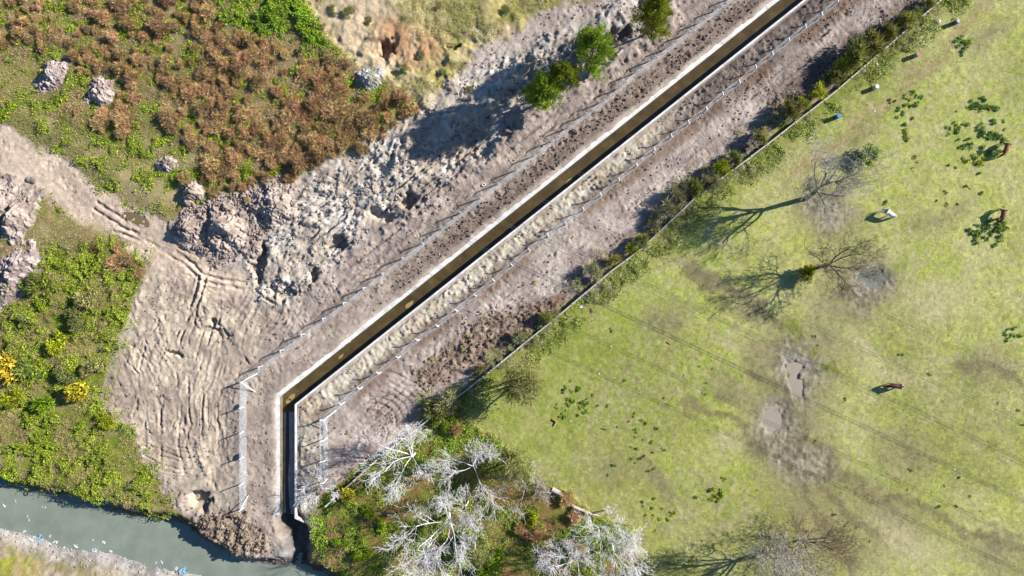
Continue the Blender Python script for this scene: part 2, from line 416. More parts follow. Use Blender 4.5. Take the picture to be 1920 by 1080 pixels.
for k in range(8):   # arcs
    r0 = 40 + 13 * k + rnd.uniform(-4, 4)
    pts = [(350 + r0 * math.cos(a) * 1.0, 800 + r0 * 0.75 * math.sin(a)) for a in np.linspace(0.55, 2.4, 9)]
    rut(pts, 2.2, rnd.uniform(.04, .12), 0.05)
for k in range(6):
    j = rnd.uniform(-12, 12)
    rut([(300 + 18 * k + j, 540 + 9 * k), (330 + 17 * k + rnd.uniform(-9, 9), 600 + 6 * k), (320 + 16 * k - j, 660 + 5 * k)], 2.3, rnd.uniform(.05, .14), 0.05)
for (pts, w_, dp) in [([(330, 700), (338, 760), (334, 830), (345, 890)], 3, .2), ([(352, 705), (356, 770), (350, 840)], 3, .22), ([(375, 690), (382, 750), (378, 810), (388, 870)], 2.6, .2), ([(405, 700), (410, 780), (408, 860)], 2.4, .18), ([(425, 720), (422, 800), (428, 880)], 2.2, .16),
                     ([(270, 850), (300, 872), (345, 882), (390, 876)], 2.4, .16), ([(268, 825), (300, 850), (345, 862), (395, 856)], 2.4, .16), ([(266, 800), (300, 826), (345, 840), (395, 836)], 2.2, .14), ([(225, 660), (260, 700), (275, 750), (270, 800)], 2.6, .18), ([(245, 640), (290, 690), (305, 740), (300, 800)], 2.6, .18),
                     ([(360, 560), (352, 600), (338, 640)], 3.4, .28), ([(372, 565), (364, 605), (352, 645)], 3.2, .28), ([(348, 552), (338, 590), (322, 625)], 3.0, .25), ([(390, 590), (418, 612), (430, 640)], 3, .2), ([(470, 560), (440, 600), (430, 660), (445, 700)], 4, .12), ([(490, 565), (462, 605), (452, 655), (468, 690)], 4, .12), ([(520, 585), (490, 620), (470, 660)], 4, .12), ([(545, 590), (510, 630), (490, 668)], 4, .1),
                     ([(300, 600), (275, 640), (262, 690)], 3, .2), ([(318, 640), (300, 680), (296, 730)], 2.6, .2), ([(400, 640), (380, 670), (372, 700)], 3, .18)]:
    rut(pts, w_ * .8, dp * .7, dp * .3)
for k in range(8):  # short random bucket scrapes over the bare earth
    u0 = rnd.uniform(230, 440); v0 = rnd.uniform(560, 940); an = rnd.gauss(1.45, .35); ln = rnd.uniform(10, 45)
    if not (u0 > 225 + max(0, v0 - 740) * .35): continue
    rut([(u0, v0), (u0 + ln * math.cos(an) * .5 + rnd.uniform(-3, 3), v0 + ln * math.sin(an) * .5), (u0 + ln * math.cos(an), v0 + ln * math.sin(an))], rnd.uniform(1.3, 2.6), rnd.uniform(.06, .25), rnd.uniform(.02, .1))
for k in range(7):   # tracks curving below the SE fence
    r0 = 40 + 12 * k
    pts = [(700 + r0 * math.cos(a) * 1.05, 770 - r0 * 0.85 * math.sin(a) + 20) for a in np.linspace(-0.2, 1.5, 9)]
    rut(pts, 2.4, rnd.uniform(.04, .11), 0.04)
for k in range(5):
    rut(shifted(SEF[4:16], 22 + 12 * k, 30 + 9 * k), 2.6, 0.08, 0.05)
rut(shifted(SEF[14:32], 26, 30), 4.5, 0.08, 0.04, True, 9)
rut(shifted(SEF[16:32], 50, 52), 4.5, 0.07, 0.04, True, 9)
for k in range(14):  # dark ruts in the upper right, along the wall
    u0 = 1470 + rnd.uniform(-90, 150); v0 = 150 - (u0 - 1470) * 0.72 + rnd.uniform(-35, 35); ln = rnd.uniform(30, 80)
    rut([(u0, v0), (u0 + ln * 0.8, v0 - ln * 0.55)], 1.8, 0.16, 0.08)
# tyre ruts on the spoil
for k in range(34):
    u0 = rnd.uniform(520, 860); v0 = 690 - u0 * 0.45 + rnd.uniform(-40, 40); ln = rnd.uniform(25, 70)
    rut([(u0, v0), (u0 + ln * 0.8, v0 - ln * 0.6)], rnd.uniform(1.6, 3.0), rnd.uniform(.12, .32), 0.12)

def dig(u, v, ru, rv, depth, rot=0, soft=0.35):
    global Z
    Z = Z - depth * sstep(0.25, 0.75, blob(u, v, ru, rv, rot, 0.55) + 0.9 * (fbm(X / 1.1, Y / 1.1, 3, 147) - 0.5) * (blob(u, v, ru, rv, rot, 0.9) > 0.02))
for a in [(762, 372, 22, 14, 1.3, -20), (712, 405, 20, 14, 1.1, 20), (632, 460, 20, 16, 1.2, -40), (490, 495, 12, 30, 1.3, 8), (586, 512, 6, 14, 0.9, 0), (530, 540, 14, 20, 0.9, 30),
          (398, 602, 14, 8, 0.8, 10), (330, 665, 14, 7, 0.7, 10), (720, 85, 13, 17, 1.6, 10), (850, 85, 14, 6, 0.9, -30), (560, 300, 20, 8, 0.5, -30),
          (1150, 65, 30, 14, 1.6, -35), (378, 935, 14, 18, 1.2, 0), (400, 620, 30, 6, 0.35, 10)]:
    dig(*a)
# drag-line ditch under the casuarinas
dD, sD, lD = dist_line(UW, VW, [(1215, 15), (1150, 70), (1060, 120), (960, 190), (890, 260), (830, 295), (790, 300)])
Z = Z - 1.5 * sstep(34, 6, dD) * sstep(790, 860, U) + 0.55 * np.exp(-((dD - 44) / 12) ** 2) * m_dirt
# ponds
PONDS = [(1635, 525, 19, 17, 0), (1497, 690, 12, 12, 0), (1500, 722, 14, 13, 20), (1455, 792, 21, 22, 15), (256, 411, 15, 5, 25)]
for (u, v, a, b, r) in PONDS:
    Z = Z - 0.40 * blob(u, v, a * 1.2, b * 1.2, r, 0.6)
# mud pugged by hooves
PUG = [(1500, 700, 44, 58, 0), (1462, 805, 50, 46, 20), (1630, 540, 42, 34, -30), (1490, 640, 22, 30, 0), (1500, 865, 60, 40, 30), (1552, 405, 40, 26, 20)]
m_pug = np.zeros_like(Z)
for p in PUG: m_pug = np.maximum(m_pug, blob(*p, 0.45))
Z = Z + m_pug * (0.30 * c_sm + 0.25 * c_mid - 0.06)
# river bed and banks
dR = sdf_poly(U + 14 * wA + 8 * wf, V + 14 * wB + 8 * wg, RIVg)
south = sstep(-10, 40, V - (905 + 0.30 * U))     # 1 on the lower bank
bw = 26 * (1 - south) + 80 * south
t = sstep(-14, 1, dR) * 0.28 + sstep(0, 1, dR / bw) * 0.72
Zb = -3.0
riv_blend = sstep(1.0, 0.0, dR / bw)
Z = np.where(dR < 120, Zb + (Z - 0.9 * south - Zb) * t + 0.22 * (c_mid + fine) * (1 - south) * riv_blend, Z - 0.9 * south)
# mouth of the channel
dO, sO, lO = dist_line(U + 10 * wA + 6 * wf, V + 10 * wB + 6 * wg, [(540, 975), (556, 1005), (560, 1040), (548, 1075)])
mo = sstep(30, 9, dO)
Z = Z * (1 - mo) + mo * np.minimum(Z, -2.05 - 0.25 * sstep(20, 4, dO) + 0.2 * fine)
# loose bank between fence end and river
m_bk = blob(430, 1000, 75, 32, 20, 0.35) * sstep(2, 14, dR)
Z = Z + m_bk * (1.1 * c_mid + 0.9 * fine + 0.6 * c_sm)
# the ground laps over the outer edge of the channel walls
lap = sstep(0.32, 0.85, Dn_m + 0.55 * wf + 0.5 * wA) * sstep(3.0, 1.0, Dn_m)
mo_n = sstep(952, 935, V) * (Dn_m > 0)
Z = np.where((Dn_m > -0.5) & (Dn_m < 3) & (V < 962), np.minimum(Z, 0.05) * (1 - sstep(1.2, 0.2, Dn_m)) + sstep(1.2, 0.2, Dn_m) * (-0.14) + lap * 0.17, Z)
Z = np.where((Ds_m > -0.5) & (Ds_m < 0.8) & (V < 968), np.minimum(Z, -0.02 + 0.05 * wf), Z)

# ------------------------------------------------------------------ ground colour (true albedo of soil, turf, sand)
Cc = np.zeros(X.shape + (3,), np.float32)
def lay(mask, c):
    global Cc
    Cc = Cc * (1 - mask[..., None]) + np.asarray(c, np.float32) * mask[..., None]
def mixc(c1, c2, t):
    return np.asarray(c1) * (1 - t[..., None]) + np.asarray(c2) * t[..., None]
nA = fbm(X / 7, Y / 7, 4, 101); nB = fbm(X / 2.4, Y / 2.4, 4, 107); nC = fbm(X / 0.9, Y / 0.9, 3, 113); nD = fbm(X / 14, Y / 14, 3, 119)
tA = sstep(0.38, 0.62, nA); tB = sstep(0.36, 0.64, nB); tC = sstep(0.34, 0.66, nC); tD = sstep(0.38, 0.62, nD)
# scrub soil
lay(np.ones_like(Z), mixc(mixc(alb(168, 152, 108), alb(132, 134, 62), tB), alb(156, 126, 94), 0.7 * tC))
sc_pale = zone([(-60, 210), (60, 180), (130, 250), (300, 260), (420, 330), (340, 400), (250, 390), (140, 320), (-60, 260)], 20)
lay(m_scrub * sc_pale * 0.8, mixc(alb(185, 168, 118), alb(140, 142, 66), tB * 0.8))
lay(m_scrub * zone([(-60, 120), (60, 110), (110, 190), (60, 260), (-60, 230)], 25) * 0.7, mixc(alb(150, 150, 70), alb(165, 152, 92), tB))
lay(m_left, mixc(mixc(alb(138, 142, 60), alb(165, 150, 100), tB), alb(105, 125, 40), 0.6 * tC))
lay(m_low, mixc(mixc(alb(138, 138, 62), alb(150, 118, 76), tB), alb(112, 122, 45), 0.55 * tC))
# dirt
lay(m_dirt, mixc(alb(206, 191, 176), alb(174, 158, 147), tB * 0.7 + 0.3 * tC))
lay(m_ll, mixc(alb(212, 194, 170), alb(182, 164, 146), tB))
lay(m_rub, mixc(alb(200, 184, 172), alb(168, 148, 138), tC))
lay(m_spoil, mixc(mixc(alb(226, 217, 204), alb(198, 184, 166), tB), alb(170, 152, 136), 0.45 * tC))
lay(m_spoil * sstep(0, -1, (U - 930) / 80.) * 0 + m_spoil * sstep(900, 1080, U) * 0.6, mixc(alb(175, 166, 158), alb(140, 128, 120), tC))
m_nwtrack = sstep(60, 30, dist_line(UW, VW, shifted(NWF, -22, -26))[0]) * sstep(520, 640, U)
lay(m_nwtrack * m_dirt * 0.75, mixc(alb(188, 170, 157), alb(158, 142, 132), tB))
lay(sstep(0.4, 1.0, Dn_m) * sstep(7.5, 5, Dn_m) * m_dirt * 0.7, mixc(alb(196, 178, 158), alb(170, 152, 136), tB))
lay(np.clip(rowN, 0, 1) * 0.9, mixc(alb(128, 110, 98), alb(160, 140, 124), tC))
lay(np.clip(strS, 0, 1) * sstep(1340, 1200, U) * 0.95, mixc(alb(226, 214, 192), alb(196, 178, 152), tB * 0.6 + 0.4 * tC))
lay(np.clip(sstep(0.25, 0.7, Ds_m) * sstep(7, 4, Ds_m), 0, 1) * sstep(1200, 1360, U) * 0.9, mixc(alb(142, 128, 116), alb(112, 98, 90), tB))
brSE = sstep(2.4, 3.4, Ds_m) * sstep(6.2, 4.8, Ds_m) * sstep(0.42, 0.55, nA)
lay(brSE * m_dirt * 0.7, mixc(alb(150, 122, 98), alb(128, 100, 82), tC))
m_far = sstep(6.0, 8.0, Ds_m) * m_dirt
lay(m_far * 0.7, mixc(alb(208, 192, 178), alb(168, 150, 140), tB))
lay(m_pl * 0.92, mixc(alb(138, 116, 98), alb(168, 146, 126), tC))
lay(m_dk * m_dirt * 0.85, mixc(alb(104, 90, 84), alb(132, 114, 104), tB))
m_wallband = sstep(50, 8, dist_line(UW, VW, WALL)[0]) * m_dirt * sstep(850, 1000, U)  # band of darker brown on the bare earth, strongest next to the wall
lay(m_wallband * 0.6, mixc(alb(112, 92, 80), alb(140, 112, 94), tB))
# track leading in from the left
dRd, sRd, lRd = dist_line(UW, VW, [(-80, 235), (0, 280), (80, 325), (160, 372), (240, 425), (320, 470), (400, 520)])
lay(sstep(26, 46, dRd) * sstep(240, 150, U) * m_dirt * 0.85, mixc(alb(170, 156, 108), alb(146, 142, 76), tB))
lay(sstep(46, 26, dRd) * 0.95, mixc(alb(234, 210, 184), alb(206, 184, 162), tB * 0.7))
lay(sstep(20, 5, dist_line(UW, VW, [(120, 335), (200, 395), (280, 440), (360, 490)])[0]) * 0.5, mixc(alb(165, 145, 128), alb(190, 168, 148), tC))
# sandy washed ground at the top
lay(m_top, mixc(mixc(alb(222, 200, 162), alb(182, 170, 104), tA), alb(200, 178, 148), 0.5 * tC))
lay(blob(760, 75, 70, 38, 25, 0.5) * 0.9, mixc(alb(216, 182, 146), alb(198, 152, 112), tB))
lay(zone([(680, -40), (1010, -40), (960, 40), (900, 60), (820, 40), (740, 10)], 18) * 0.7, mixc(alb(168, 158, 82), alb(196, 180, 118), tB))
# pasture
fieldc = mixc(mixc(alb(186, 187, 104), alb(210, 203, 144), sstep(.3, .7, .5 * nA + .5 * nB) * 0.8), alb(154, 170, 64), 0.7 * sstep(0.42, 0.62, .35 * nB + .65 * nC) * (0.35 + 0.65 * tD))
fieldc = fieldc * (0.72 + 0.26 * tC[..., None] + 0.16 * sstep(.3, .7, fbm(X / .38, Y / .38, 2, 151))[..., None])
fieldc = fieldc * (0.86 + 0.22 * sstep(.35, .65, fbm(X / 18, Y / 18, 3, 163)))[..., None]
fspk = sstep(0.60, 0.72, fbm(X / .5, Y / .5, 2, 155)) * sstep(.4, .6, nB)
fieldc = fieldc * (1 - 0.5 * fspk[..., None]) + 0.5 * fspk[..., None] * alb(206, 190, 150)
lay(m_field, fieldc)
lay(m_field * zone([(860, 740), (1050, 610), (1200, 520), (1280, 560), (1120, 700), (1080, 800), (1000, 880), (900, 800)], 50) * 0.5, mixc(alb(138, 160, 50), alb(168, 176, 84), tB))
lay(m_field * sstep(48, 14, dist_line(UW, VW, WALL)[0]) * 0.65, mixc(alb(126, 138, 46), alb(158, 150, 84), tB))
BARE = [(1552, 400, 62, 42, 20, .9), (1610, 545, 78, 60, -20, .75), (1500, 700, 74, 74, 0, .9), (1460, 800, 70, 56, 0, .9), (1500, 880, 74, 58, 30, .95), (1250, 602, 44, 26, -20, .8), (1375, 735, 60, 26, 25, .75),
        (1440, 668, 54, 30, 10, .8), (1850, 690, 48, 38, 0, .7), (1690, 850, 56, 46, 20, .7), (1560, 1005, 120, 70, 0, .7), (1870, 1040, 70, 36, 20, .7), (1232, 900, 46, 18, 35, .7), (1150, 880, 36, 26, 0, .6), (1850, 70, 56, 20, -40, .7),
        (1620, 262, 36, 18, -30, .7), (1765, 405, 66, 22, -25, .55), (1350, 525, 80, 11, 27, .8), (1420, 590, 60, 20, 25, .6), (1190, 690, 14, 8, 0, .6), (1680, 960, 90, 30, 30, .6), (1560, 640, 50, 26, 30, .6), (1900, 150, 30, 50, 0, .3)]
for (u, v, a, b, r, k) in BARE:
    lay(m_field * blob(u, v, a * 0.98, b * 0.98, r, 0.75) * k * (0.66 + 0.34 * tC), mixc(alb(160, 146, 114), alb(134, 122, 100), tB))
for (u, v, a, b, r) in [(1625, 640, 26, 14, 30), (1650, 665, 16, 8, 40), (1360, 645, 22, 9, 30), (1700, 1020, 60, 26, 30), (1360, 840, 30, 10, 30), (1760, 570, 60, 40, 0), (1660, 700, 50, 12, 30)]:
    lay(m_field * blob(u, v, a, b, r, 0.7) * 0.6 * (0.4 + 0.6 * tC), alb(214, 198, 160))
lay(m_field * sstep(18, 4, dist_line(UW, VW, [(1920, -60), (1800, 60), (1690, 175), (1590, 255), (1500, 325)])[0]) * 0.6, mixc(alb(184, 158, 120), alb(166, 150, 104), tC))
for pl in ([(1400, 690), (1460, 730), (1520, 830), (1560, 880)], [(1480, 690), (1475, 760), (1480, 860), (1530, 960), (1600, 1080)], [(1290, 760), (1380, 800), (1440, 850)], [(1920, 720), (1860, 690), (1800, 690)], [(1500, 850), (1600, 905), (1720, 950), (1920, 1040)], [(1520, 890), (1580, 960), (1650, 1010)], [(1290, 505), (1400, 560), (1480, 610)]):
    lay(m_field * sstep(15, 3, dist_line(UW, VW, pl)[0]) * 0.7, mixc(alb(142, 128, 92), alb(128, 118, 88), tC))
lay(m_pug * 0.75, mixc(alb(176, 166, 142), alb(132, 122, 100), tC))
lay(blob(1500, 685, 26, 20, 0, 0.4) * 0.9, mixc(alb(188, 180, 166), alb(164, 156, 142), tC))
for (u, v, a, b, r) in PONDS[:4]:
    lay(blob(u, v, a * 1.7, b * 1.6, r, 0.5) * 0.75, mixc(alb(150, 140, 122), alb(176, 164, 146), tC))
for (u, v, a, b) in [(1490, 615, 18, 20), (1560, 690, 14, 9), (1530, 655, 10, 8)]:
    lay(blob(u, v, a, b, 0, 0.4) * 0.7, alb(128, 138, 40))
# beach and banks of the river
lay(sstep(1.0, 0.2, dR / 46) * south, mixc(mixc(alb(204, 192, 178), alb(160, 150, 138), tB), alb(226, 220, 212), 0.5 * tC))
lay(south * sstep(30, 60, dR) * sstep(400, 300, U), mixc(alb(204, 190, 174), alb(172, 158, 142), tB))
lay(south * blob(20, 1075, 46, 24, 20, .4), mixc(alb(160, 160, 70), alb(180, 160, 110), tB))
lay(sstep(1.0, 0.35, dR / bw) * (1 - south) * 0.9, mixc(alb(132, 112, 92), alb(96, 84, 72), tC))
lay(m_bk * 0.85, mixc(alb(172, 152, 130), alb(136, 116, 100), tC))
lay(mo * 0.9, mixc(alb(104, 100, 96), alb(74, 72, 70), tB))
lay(blob(525, 1035, 22, 22, 0, 0.4) * 0.85, mixc(alb(168, 162, 156), alb(120, 114, 110), tB))
grit = fbm(X / 0.5, Y / 0.5, 2, 131)
Cc = Cc * (0.82 + 0.36 * grit[..., None])
Cc = np.clip(Cc, 0.006, 0.75)

# --- build the sheet (no faces where the channel runs)
ny, nx = X.shape
vid = np.arange(ny * nx).reshape(ny, nx)
q = np.stack([vid[:-1, :-1], vid[:-1, 1:], vid[1:, 1:], vid[1:, :-1]], -1).reshape(-1, 4)
inch = (Dn_m < 0.32) & (Ds_m < 0.13) & (V < 968) & (Dn_m > -6) & (Ds_m > -6)
ic = inch[:-1, :-1] & inch[1:, 1:] & inch[:-1, 1:] & inch[1:, :-1]
q = q[~ic.ravel()]
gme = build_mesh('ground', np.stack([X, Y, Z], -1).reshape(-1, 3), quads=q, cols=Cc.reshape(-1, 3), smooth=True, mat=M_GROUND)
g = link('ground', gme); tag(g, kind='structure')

core_x = np.where((xs >= -82) & (xs <= 82))[0]; core_y = np.where((ys >= -48) & (ys <= 48))[0]
x0c, y0c = xs[core_x[0]], ys[core_y[0]]
def gz(x, y):
    x = np.asarray(x, float); y = np.asarray(y, float)
    fx = np.clip((x - x0c) / GS, 0, len(core_x) - 2) + core_x[0]; fy = np.clip((y - y0c) / GS, 0, len(core_y) - 2) + core_y[0]
    i = fx.astype(int); j = fy.astype(int); a = fx - i; b = fy - j
    return (Z[j, i] * (1 - a) + Z[j, i + 1] * a) * (1 - b) + (Z[j + 1, i] * (1 - a) + Z[j + 1, i + 1] * a) * b
def gv(A, x, y):
    i = np.clip(np.round((np.asarray(x) - x0c) / GS), 0, len(core_x) - 1).astype(int) + core_x[0]
    j = np.clip(np.round((np.asarray(y) - y0c) / GS), 0, len(core_y) - 1).astype(int) + core_y[0]
    return A[j, i]
def PG(u, v):
    x, y = P(u, v); return Vector((x, y, float(gz(x, y))))

# ------------------------------------------------------------------ water
def mat_water(name, col, rough=0.07, spec=0.4, bump=0.1, scale=1.5, c2=None):
    m, nt, b = new_mat(name)
    n = noise_node(nt, 0.35, 4, 0.6)
    c2 = c2 or tuple(k * 1.35 for k in col)
    r = ramp(nt, n.outputs['Fac'], [(0.3, col), (0.72, c2)])
    nt.links.new(r.outputs[0], b.inputs['Base Color'])
    b.inputs['Roughness'].default_value = rough; b.inputs['Specular IOR Level'].default_value = spec
    n2 = noise_node(nt, scale, 3)
    bp = nt.nodes.new('ShaderNodeBump'); bp.inputs['Strength'].default_value = bump; bp.inputs['Distance'].default_value = 0.02
    nt.links.new(n2.outputs['Fac'], bp.inputs['Height']); nt.links.new(bp.outputs[0], b.inputs['Normal'])
    return m
def sheet(name, pts, z, mat, sub=True):
    bm = bmesh.new()
    vs = [bm.verts.new((x, y, z)) for x, y in pts]
    bm.faces.new(vs); bmesh.ops.triangulate(bm, faces=bm.faces[:])
    bmesh.ops.recalc_face_normals(bm, faces=bm.faces[:])
    if bm.faces and sum(f.normal.z for f in bm.faces) < 0: bmesh.ops.reverse_faces(bm, faces=bm.faces[:])
    me = bpy.data.meshes.new(name); bm.to_mesh(me); bm.free()
    me.materials.append(mat)
    o = link(name, me); tag(o, kind='structure'); return o
M_RIVER = mat_water('murky_river_water', tuple(alb(134, 143, 128)), 0.08, 0.24, 0.08)
rp = [(-420, 800), (-60, 850), (300, 940), (420, 990), (600, 1030), (720, 1060), (1000, 1320), (700, 1600), (420, 1130), (250, 1110), (60, 1060), (-420, 960)]
sheet('river', [((u - 960) * S * kz, (540 - v) * S * kz) for u, v in rp], WZ, M_RIVER)
M_P1 = mat_water('pond_water', tuple(alb(128, 132, 116)), 0.08, 0.4, 0.04)
M_P2 = mat_water('muddy_pond_water', tuple(alb(172, 160, 142)), 0.12, 0.3, 0.02, c2=tuple(alb(184, 168, 150)))
M_P3 = mat_water('puddle_water', tuple(alb(120, 104, 70)), 0.1, 0.4, 0.02)
for i, (u, v, a, b, r) in enumerate(PONDS):
    cx, cy = P(u, v)
    pts = []
    for k in range(28):
        t_ = 2 * PI * k / 28; rr = 1.9 + 0.12 * math.sin(3 * t_ + i)
        px = a * S * rr * math.cos(t_); py = b * S * rr * math.sin(t_); rr_ = -math.radians(r)
        pts.append((cx + px * math.cos(rr_) - py * math.sin(rr_), cy + px * math.sin(rr_) + py * math.cos(rr_)))
    zr = float(np.median([gz(cx + dx, cy + dy) for dx in (-.4, 0, .4) for dy in (-.4, 0, .4)]))
    sheet('puddle' if i == 4 else 'pond', pts, zr + 0.13, (M_P1, M_P2, M_P2, M_P2, M_P3)[i])

# ------------------------------------------------------------------ drainage channel
def offset_line(pts, d):
    """offset a polyline (metres) to its left by d"""
    out = []
    n = len(pts)
    for i in range(n):
        dirs = []
        if i > 0: dirs.append((Vector(pts[i]) - Vector(pts[i - 1])).normalized())
        if i < n - 1: dirs.append((Vector(pts[i + 1]) - Vector(pts[i])).normalized())
        ns = [Vector((-d_.y, d_.x)) for d_ in dirs]
        b = sum(ns, Vector((0, 0))).normalized()
        k = d / max(0.3, b.dot(ns[0]))
        out.append((pts[i][0] + b.x * k, pts[i][1] + b.y * k))
    return out
def resample(pts, step):
    out = [pts[0]]
    for a, b in zip(pts[:-1], pts[1:]):
        n = max(1, int(math.hypot(b[0] - a[0], b[1] - a[1]) / step))
        for k in range(1, n + 1): out.append((a[0] + (b[0] - a[0]) * k / n, a[1] + (b[1] - a[1]) * k / n))
    return out
def wall_strip(name, inner, outer, ztop, zbot, mat, parent, jit=0.0):
    v = []; f = []
    n = len(inner)
    for i in range(n):
        jz = jit * (rnd.random() - 0.5)
        for (p, z) in ((inner[i], zbot), (inner[i], ztop + jz), (outer[i], ztop + jz), (outer[i], zbot)):
            v.append((p[0], p[1], z))
    for i in range(n - 1):
        a = 4 * i; b = 4 * (i + 1)
        for k in range(4): f.append((a + k, b + k, b + (k + 1) % 4, a + (k + 1) % 4))
    f.append((0, 1, 2, 3)); e = 4 * (n - 1); f.append((e + 3, e + 2, e + 1, e))
    me = bpy.data.meshes.new(name); me.from_pydata(v, [], f)
    bm = bmesh.new(); bm.from_mesh(me); bmesh.ops.recalc_face_normals(bm, faces=bm.faces[:]); bm.to_mesh(me); bm.free()
    o = link(name, me, parent, mat)
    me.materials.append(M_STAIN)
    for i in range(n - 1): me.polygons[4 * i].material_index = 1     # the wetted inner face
    return o
ch = empty('drainage_channel', (P(538, 970)[0], P(538, 970)[1], -1.6))
tag(ch, 'long open concrete drainage channel with a bend, cut through the bare earth', 'channel')
off = -Vector(ch.location)
def rel(pts): return [(p[0] + off.x, p[1] + off.y) for p in pts]
nwi = [P(*p) for p in NWI]; sei = [P(*p) for p in SEI]
DEP = 1.4
nwi_r = resample(nwi, 3.0); sei_r = resample(sei, 3.0)
def wall_run(edge, wd, zt, jit):
    """cast in bays: each bay its own piece with an open joint of 4 cm"""
    e = resample(edge, 4.2); o_ = offset_line(e, wd)
    for i in range(len(e) - 1):
        f0 = 0.005 if i else 0.0; f1 = 0.995
        lp = lambda a, b, t_: (a[0] + (b[0] - a[0]) * t_, a[1] + (b[1] - a[1]) * t_)
        wall_strip('wall_bay', rel([lp(e[i], e[i + 1], f0), lp(e[i], e[i + 1], f1)]), rel([lp(o_[i], o_[i + 1], f0), lp(o_[i], o_[i + 1], f1)]), zt + 1.6 + rnd.uniform(-jit, jit), -0.5, M_CONC, ch, 0.0)
wall_run(nwi, 1.02, 0.0, 0.02); wall_run(sei, -0.27, 0.10, 0.015)
fl_v = []; fl_f = []
nn = 40
def along(pts, t):
    ls = [math.hypot(b[0] - a[0], b[1] - a[1]) for a, b in zip(pts[:-1], pts[1:])]; T = sum(ls) * t
    for (a, b), l in zip(zip(pts[:-1], pts[1:]), ls):
        if T <= l or (a, b) == (pts[-2], pts[-1]): return (a[0] + (b[0] - a[0]) * T / l, a[1] + (b[1] - a[1]) * T / l)
        T -= l
# floor: quads between the matching vertices of both edges
fa = rel([nwi[0], nwi[1], nwi[2], nwi[3], nwi[4]]); fb = rel([sei[0], sei[1], sei[2], sei[3], sei[4]])
fv = [(p[0], p[1], 1.6 - DEP) for p in fa] + [(p[0], p[1], 1.6 - DEP) for p in fb]
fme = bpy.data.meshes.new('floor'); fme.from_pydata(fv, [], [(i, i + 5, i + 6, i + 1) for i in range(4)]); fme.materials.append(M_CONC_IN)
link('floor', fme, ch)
# wing walls at the mouth
def prism(name, a, b, th, z0a, z1a, z0b, z1b, mat, parent):
    d = (Vector(b) - Vector(a)).normalized(); n = Vector((-d.y, d.x)) * th
    v = []
    for p, z0, z1 in ((a, z0a, z1a), (b, z0b, z1b)):
        v += [(p[0], p[1], z0), (p[0] + n.x, p[1] + n.y, z0), (p[0] + n.x, p[1] + n.y, z1), (p[0], p[1], z1)]
    me = bpy.data.meshes.new(name)
    me.from_pydata(v, [], [(0, 1, 2, 3), (7, 6, 5, 4), (0, 4, 5, 1), (1, 5, 6, 2), (2, 6, 7, 3), (3, 7, 4, 0)])
    bm = bmesh.new(); bm.from_mesh(me); bmesh.ops.recalc_face_normals(bm, faces=bm.faces[:]); bm.to_mesh(me); bm.free()
    return link(name, me, parent, mat)
a = rel([P(525, 966)])[0]; b = rel([P(506, 990)])[0]
prism('wing_wall', a, b, -0.3, -0.8, 1.6 - 0.01, -0.8, 0.9, M_CONC, ch)
a = rel([P(553, 972)])[0]; b = rel([P(580, 985)])[0]
prism('wing_wall', a, b, 0.27, -0.8, 1.69, -0.8, 1.5, M_CONC, ch)
# shallow brown water and silt on the bed
def mat_bed_water():
    m, nt, b = new_mat('shallow_brown_water')
    n = noise_node(nt, 0.5, 5, 0.65)
    r = ramp(nt, n.outputs['Fac'], [(0.3, tuple(alb(76, 64, 40))), (0.55, tuple(alb(96, 80, 50))), (0.78, tuple(alb(122, 106, 70)))])
    nt.links.new(r.outputs[0], b.inputs['Base Color']); b.inputs['Roughness'].default_value = 0.12
    b.inputs['Specular IOR Level'].default_value = 0.35
    return m
wi = offset_line(nwi, 0.0); wj = sei
pts = [nwi[1], nwi[2], nwi[3], nwi[4], sei[4], sei[3], sei[2], sei[1]]
bend = [P(525, 775), P(553, 775)]
sheet('channel_water', [bend[0]] + pts + [bend[1]], -DEP + 0.14, mat_bed_water())
sheet('channel_trickle', [P(531, 775), P(536, 775), P(537, 860), P(534, 900), P(537, 950), P(540, 968), P(530, 968), P(528.5, 900), P(529, 850)], -DEP + 0.012, mat_water('trickle_water', tuple(alb(70, 62, 50)), 0.1, 0.4, 0.02))
# silt bars
M_SILT = mat_flat('pale_silt', tuple(alb(150, 120, 70)), tuple(alb(190, 165, 110)), 4, 0.9)

# ------------------------------------------------------------------ fences with hooked concrete posts
def box_verts(w, d, z0, z1, w2=None, d2=None, dx=0, dy=0):
    w2 = w2 or w; d2 = d2 or d
    return [(-w / 2, -d / 2, z0), (w / 2, -d / 2, z0), (w / 2, d / 2, z0), (-w / 2, d / 2, z0), (-w2 / 2 + dx, -d2 / 2 + dy, z1), (w2 / 2 + dx, -d2 / 2 + dy, z1), (w2 / 2 + dx, d2 / 2 + dy, z1), (-w2 / 2 + dx, d2 / 2 + dy, z1)]
BOXF = [(0, 3, 2, 1), (4, 5, 6, 7), (0, 1, 5, 4), (1, 2, 6, 5), (2, 3, 7, 6), (3, 0, 4, 7)]
def pymesh(name, v, f, mat=None, smooth=False):
    me = bpy.data.meshes.new(name); me.from_pydata(v, [], f)
    if mat: me.materials.append(mat)
    if smooth: me.polygons.foreach_set('use_smooth', [True] * len(me.polygons))
    return me
PH = 1.95
post_me = pymesh('post', box_verts(0.15, 0.15, -0.4, PH, 0.12, 0.12), BOXF, M_POST)
arm_me = pymesh('arm', box_verts(0.12, 0.14, PH + 0.002, PH + 0.36, 0.10, 0.10, 0, 0.40), BOXF, M_POST)
brace_me = pymesh('brace', box_verts(0.10, 0.10, 0.0, 1.0), BOXF, M_POST)
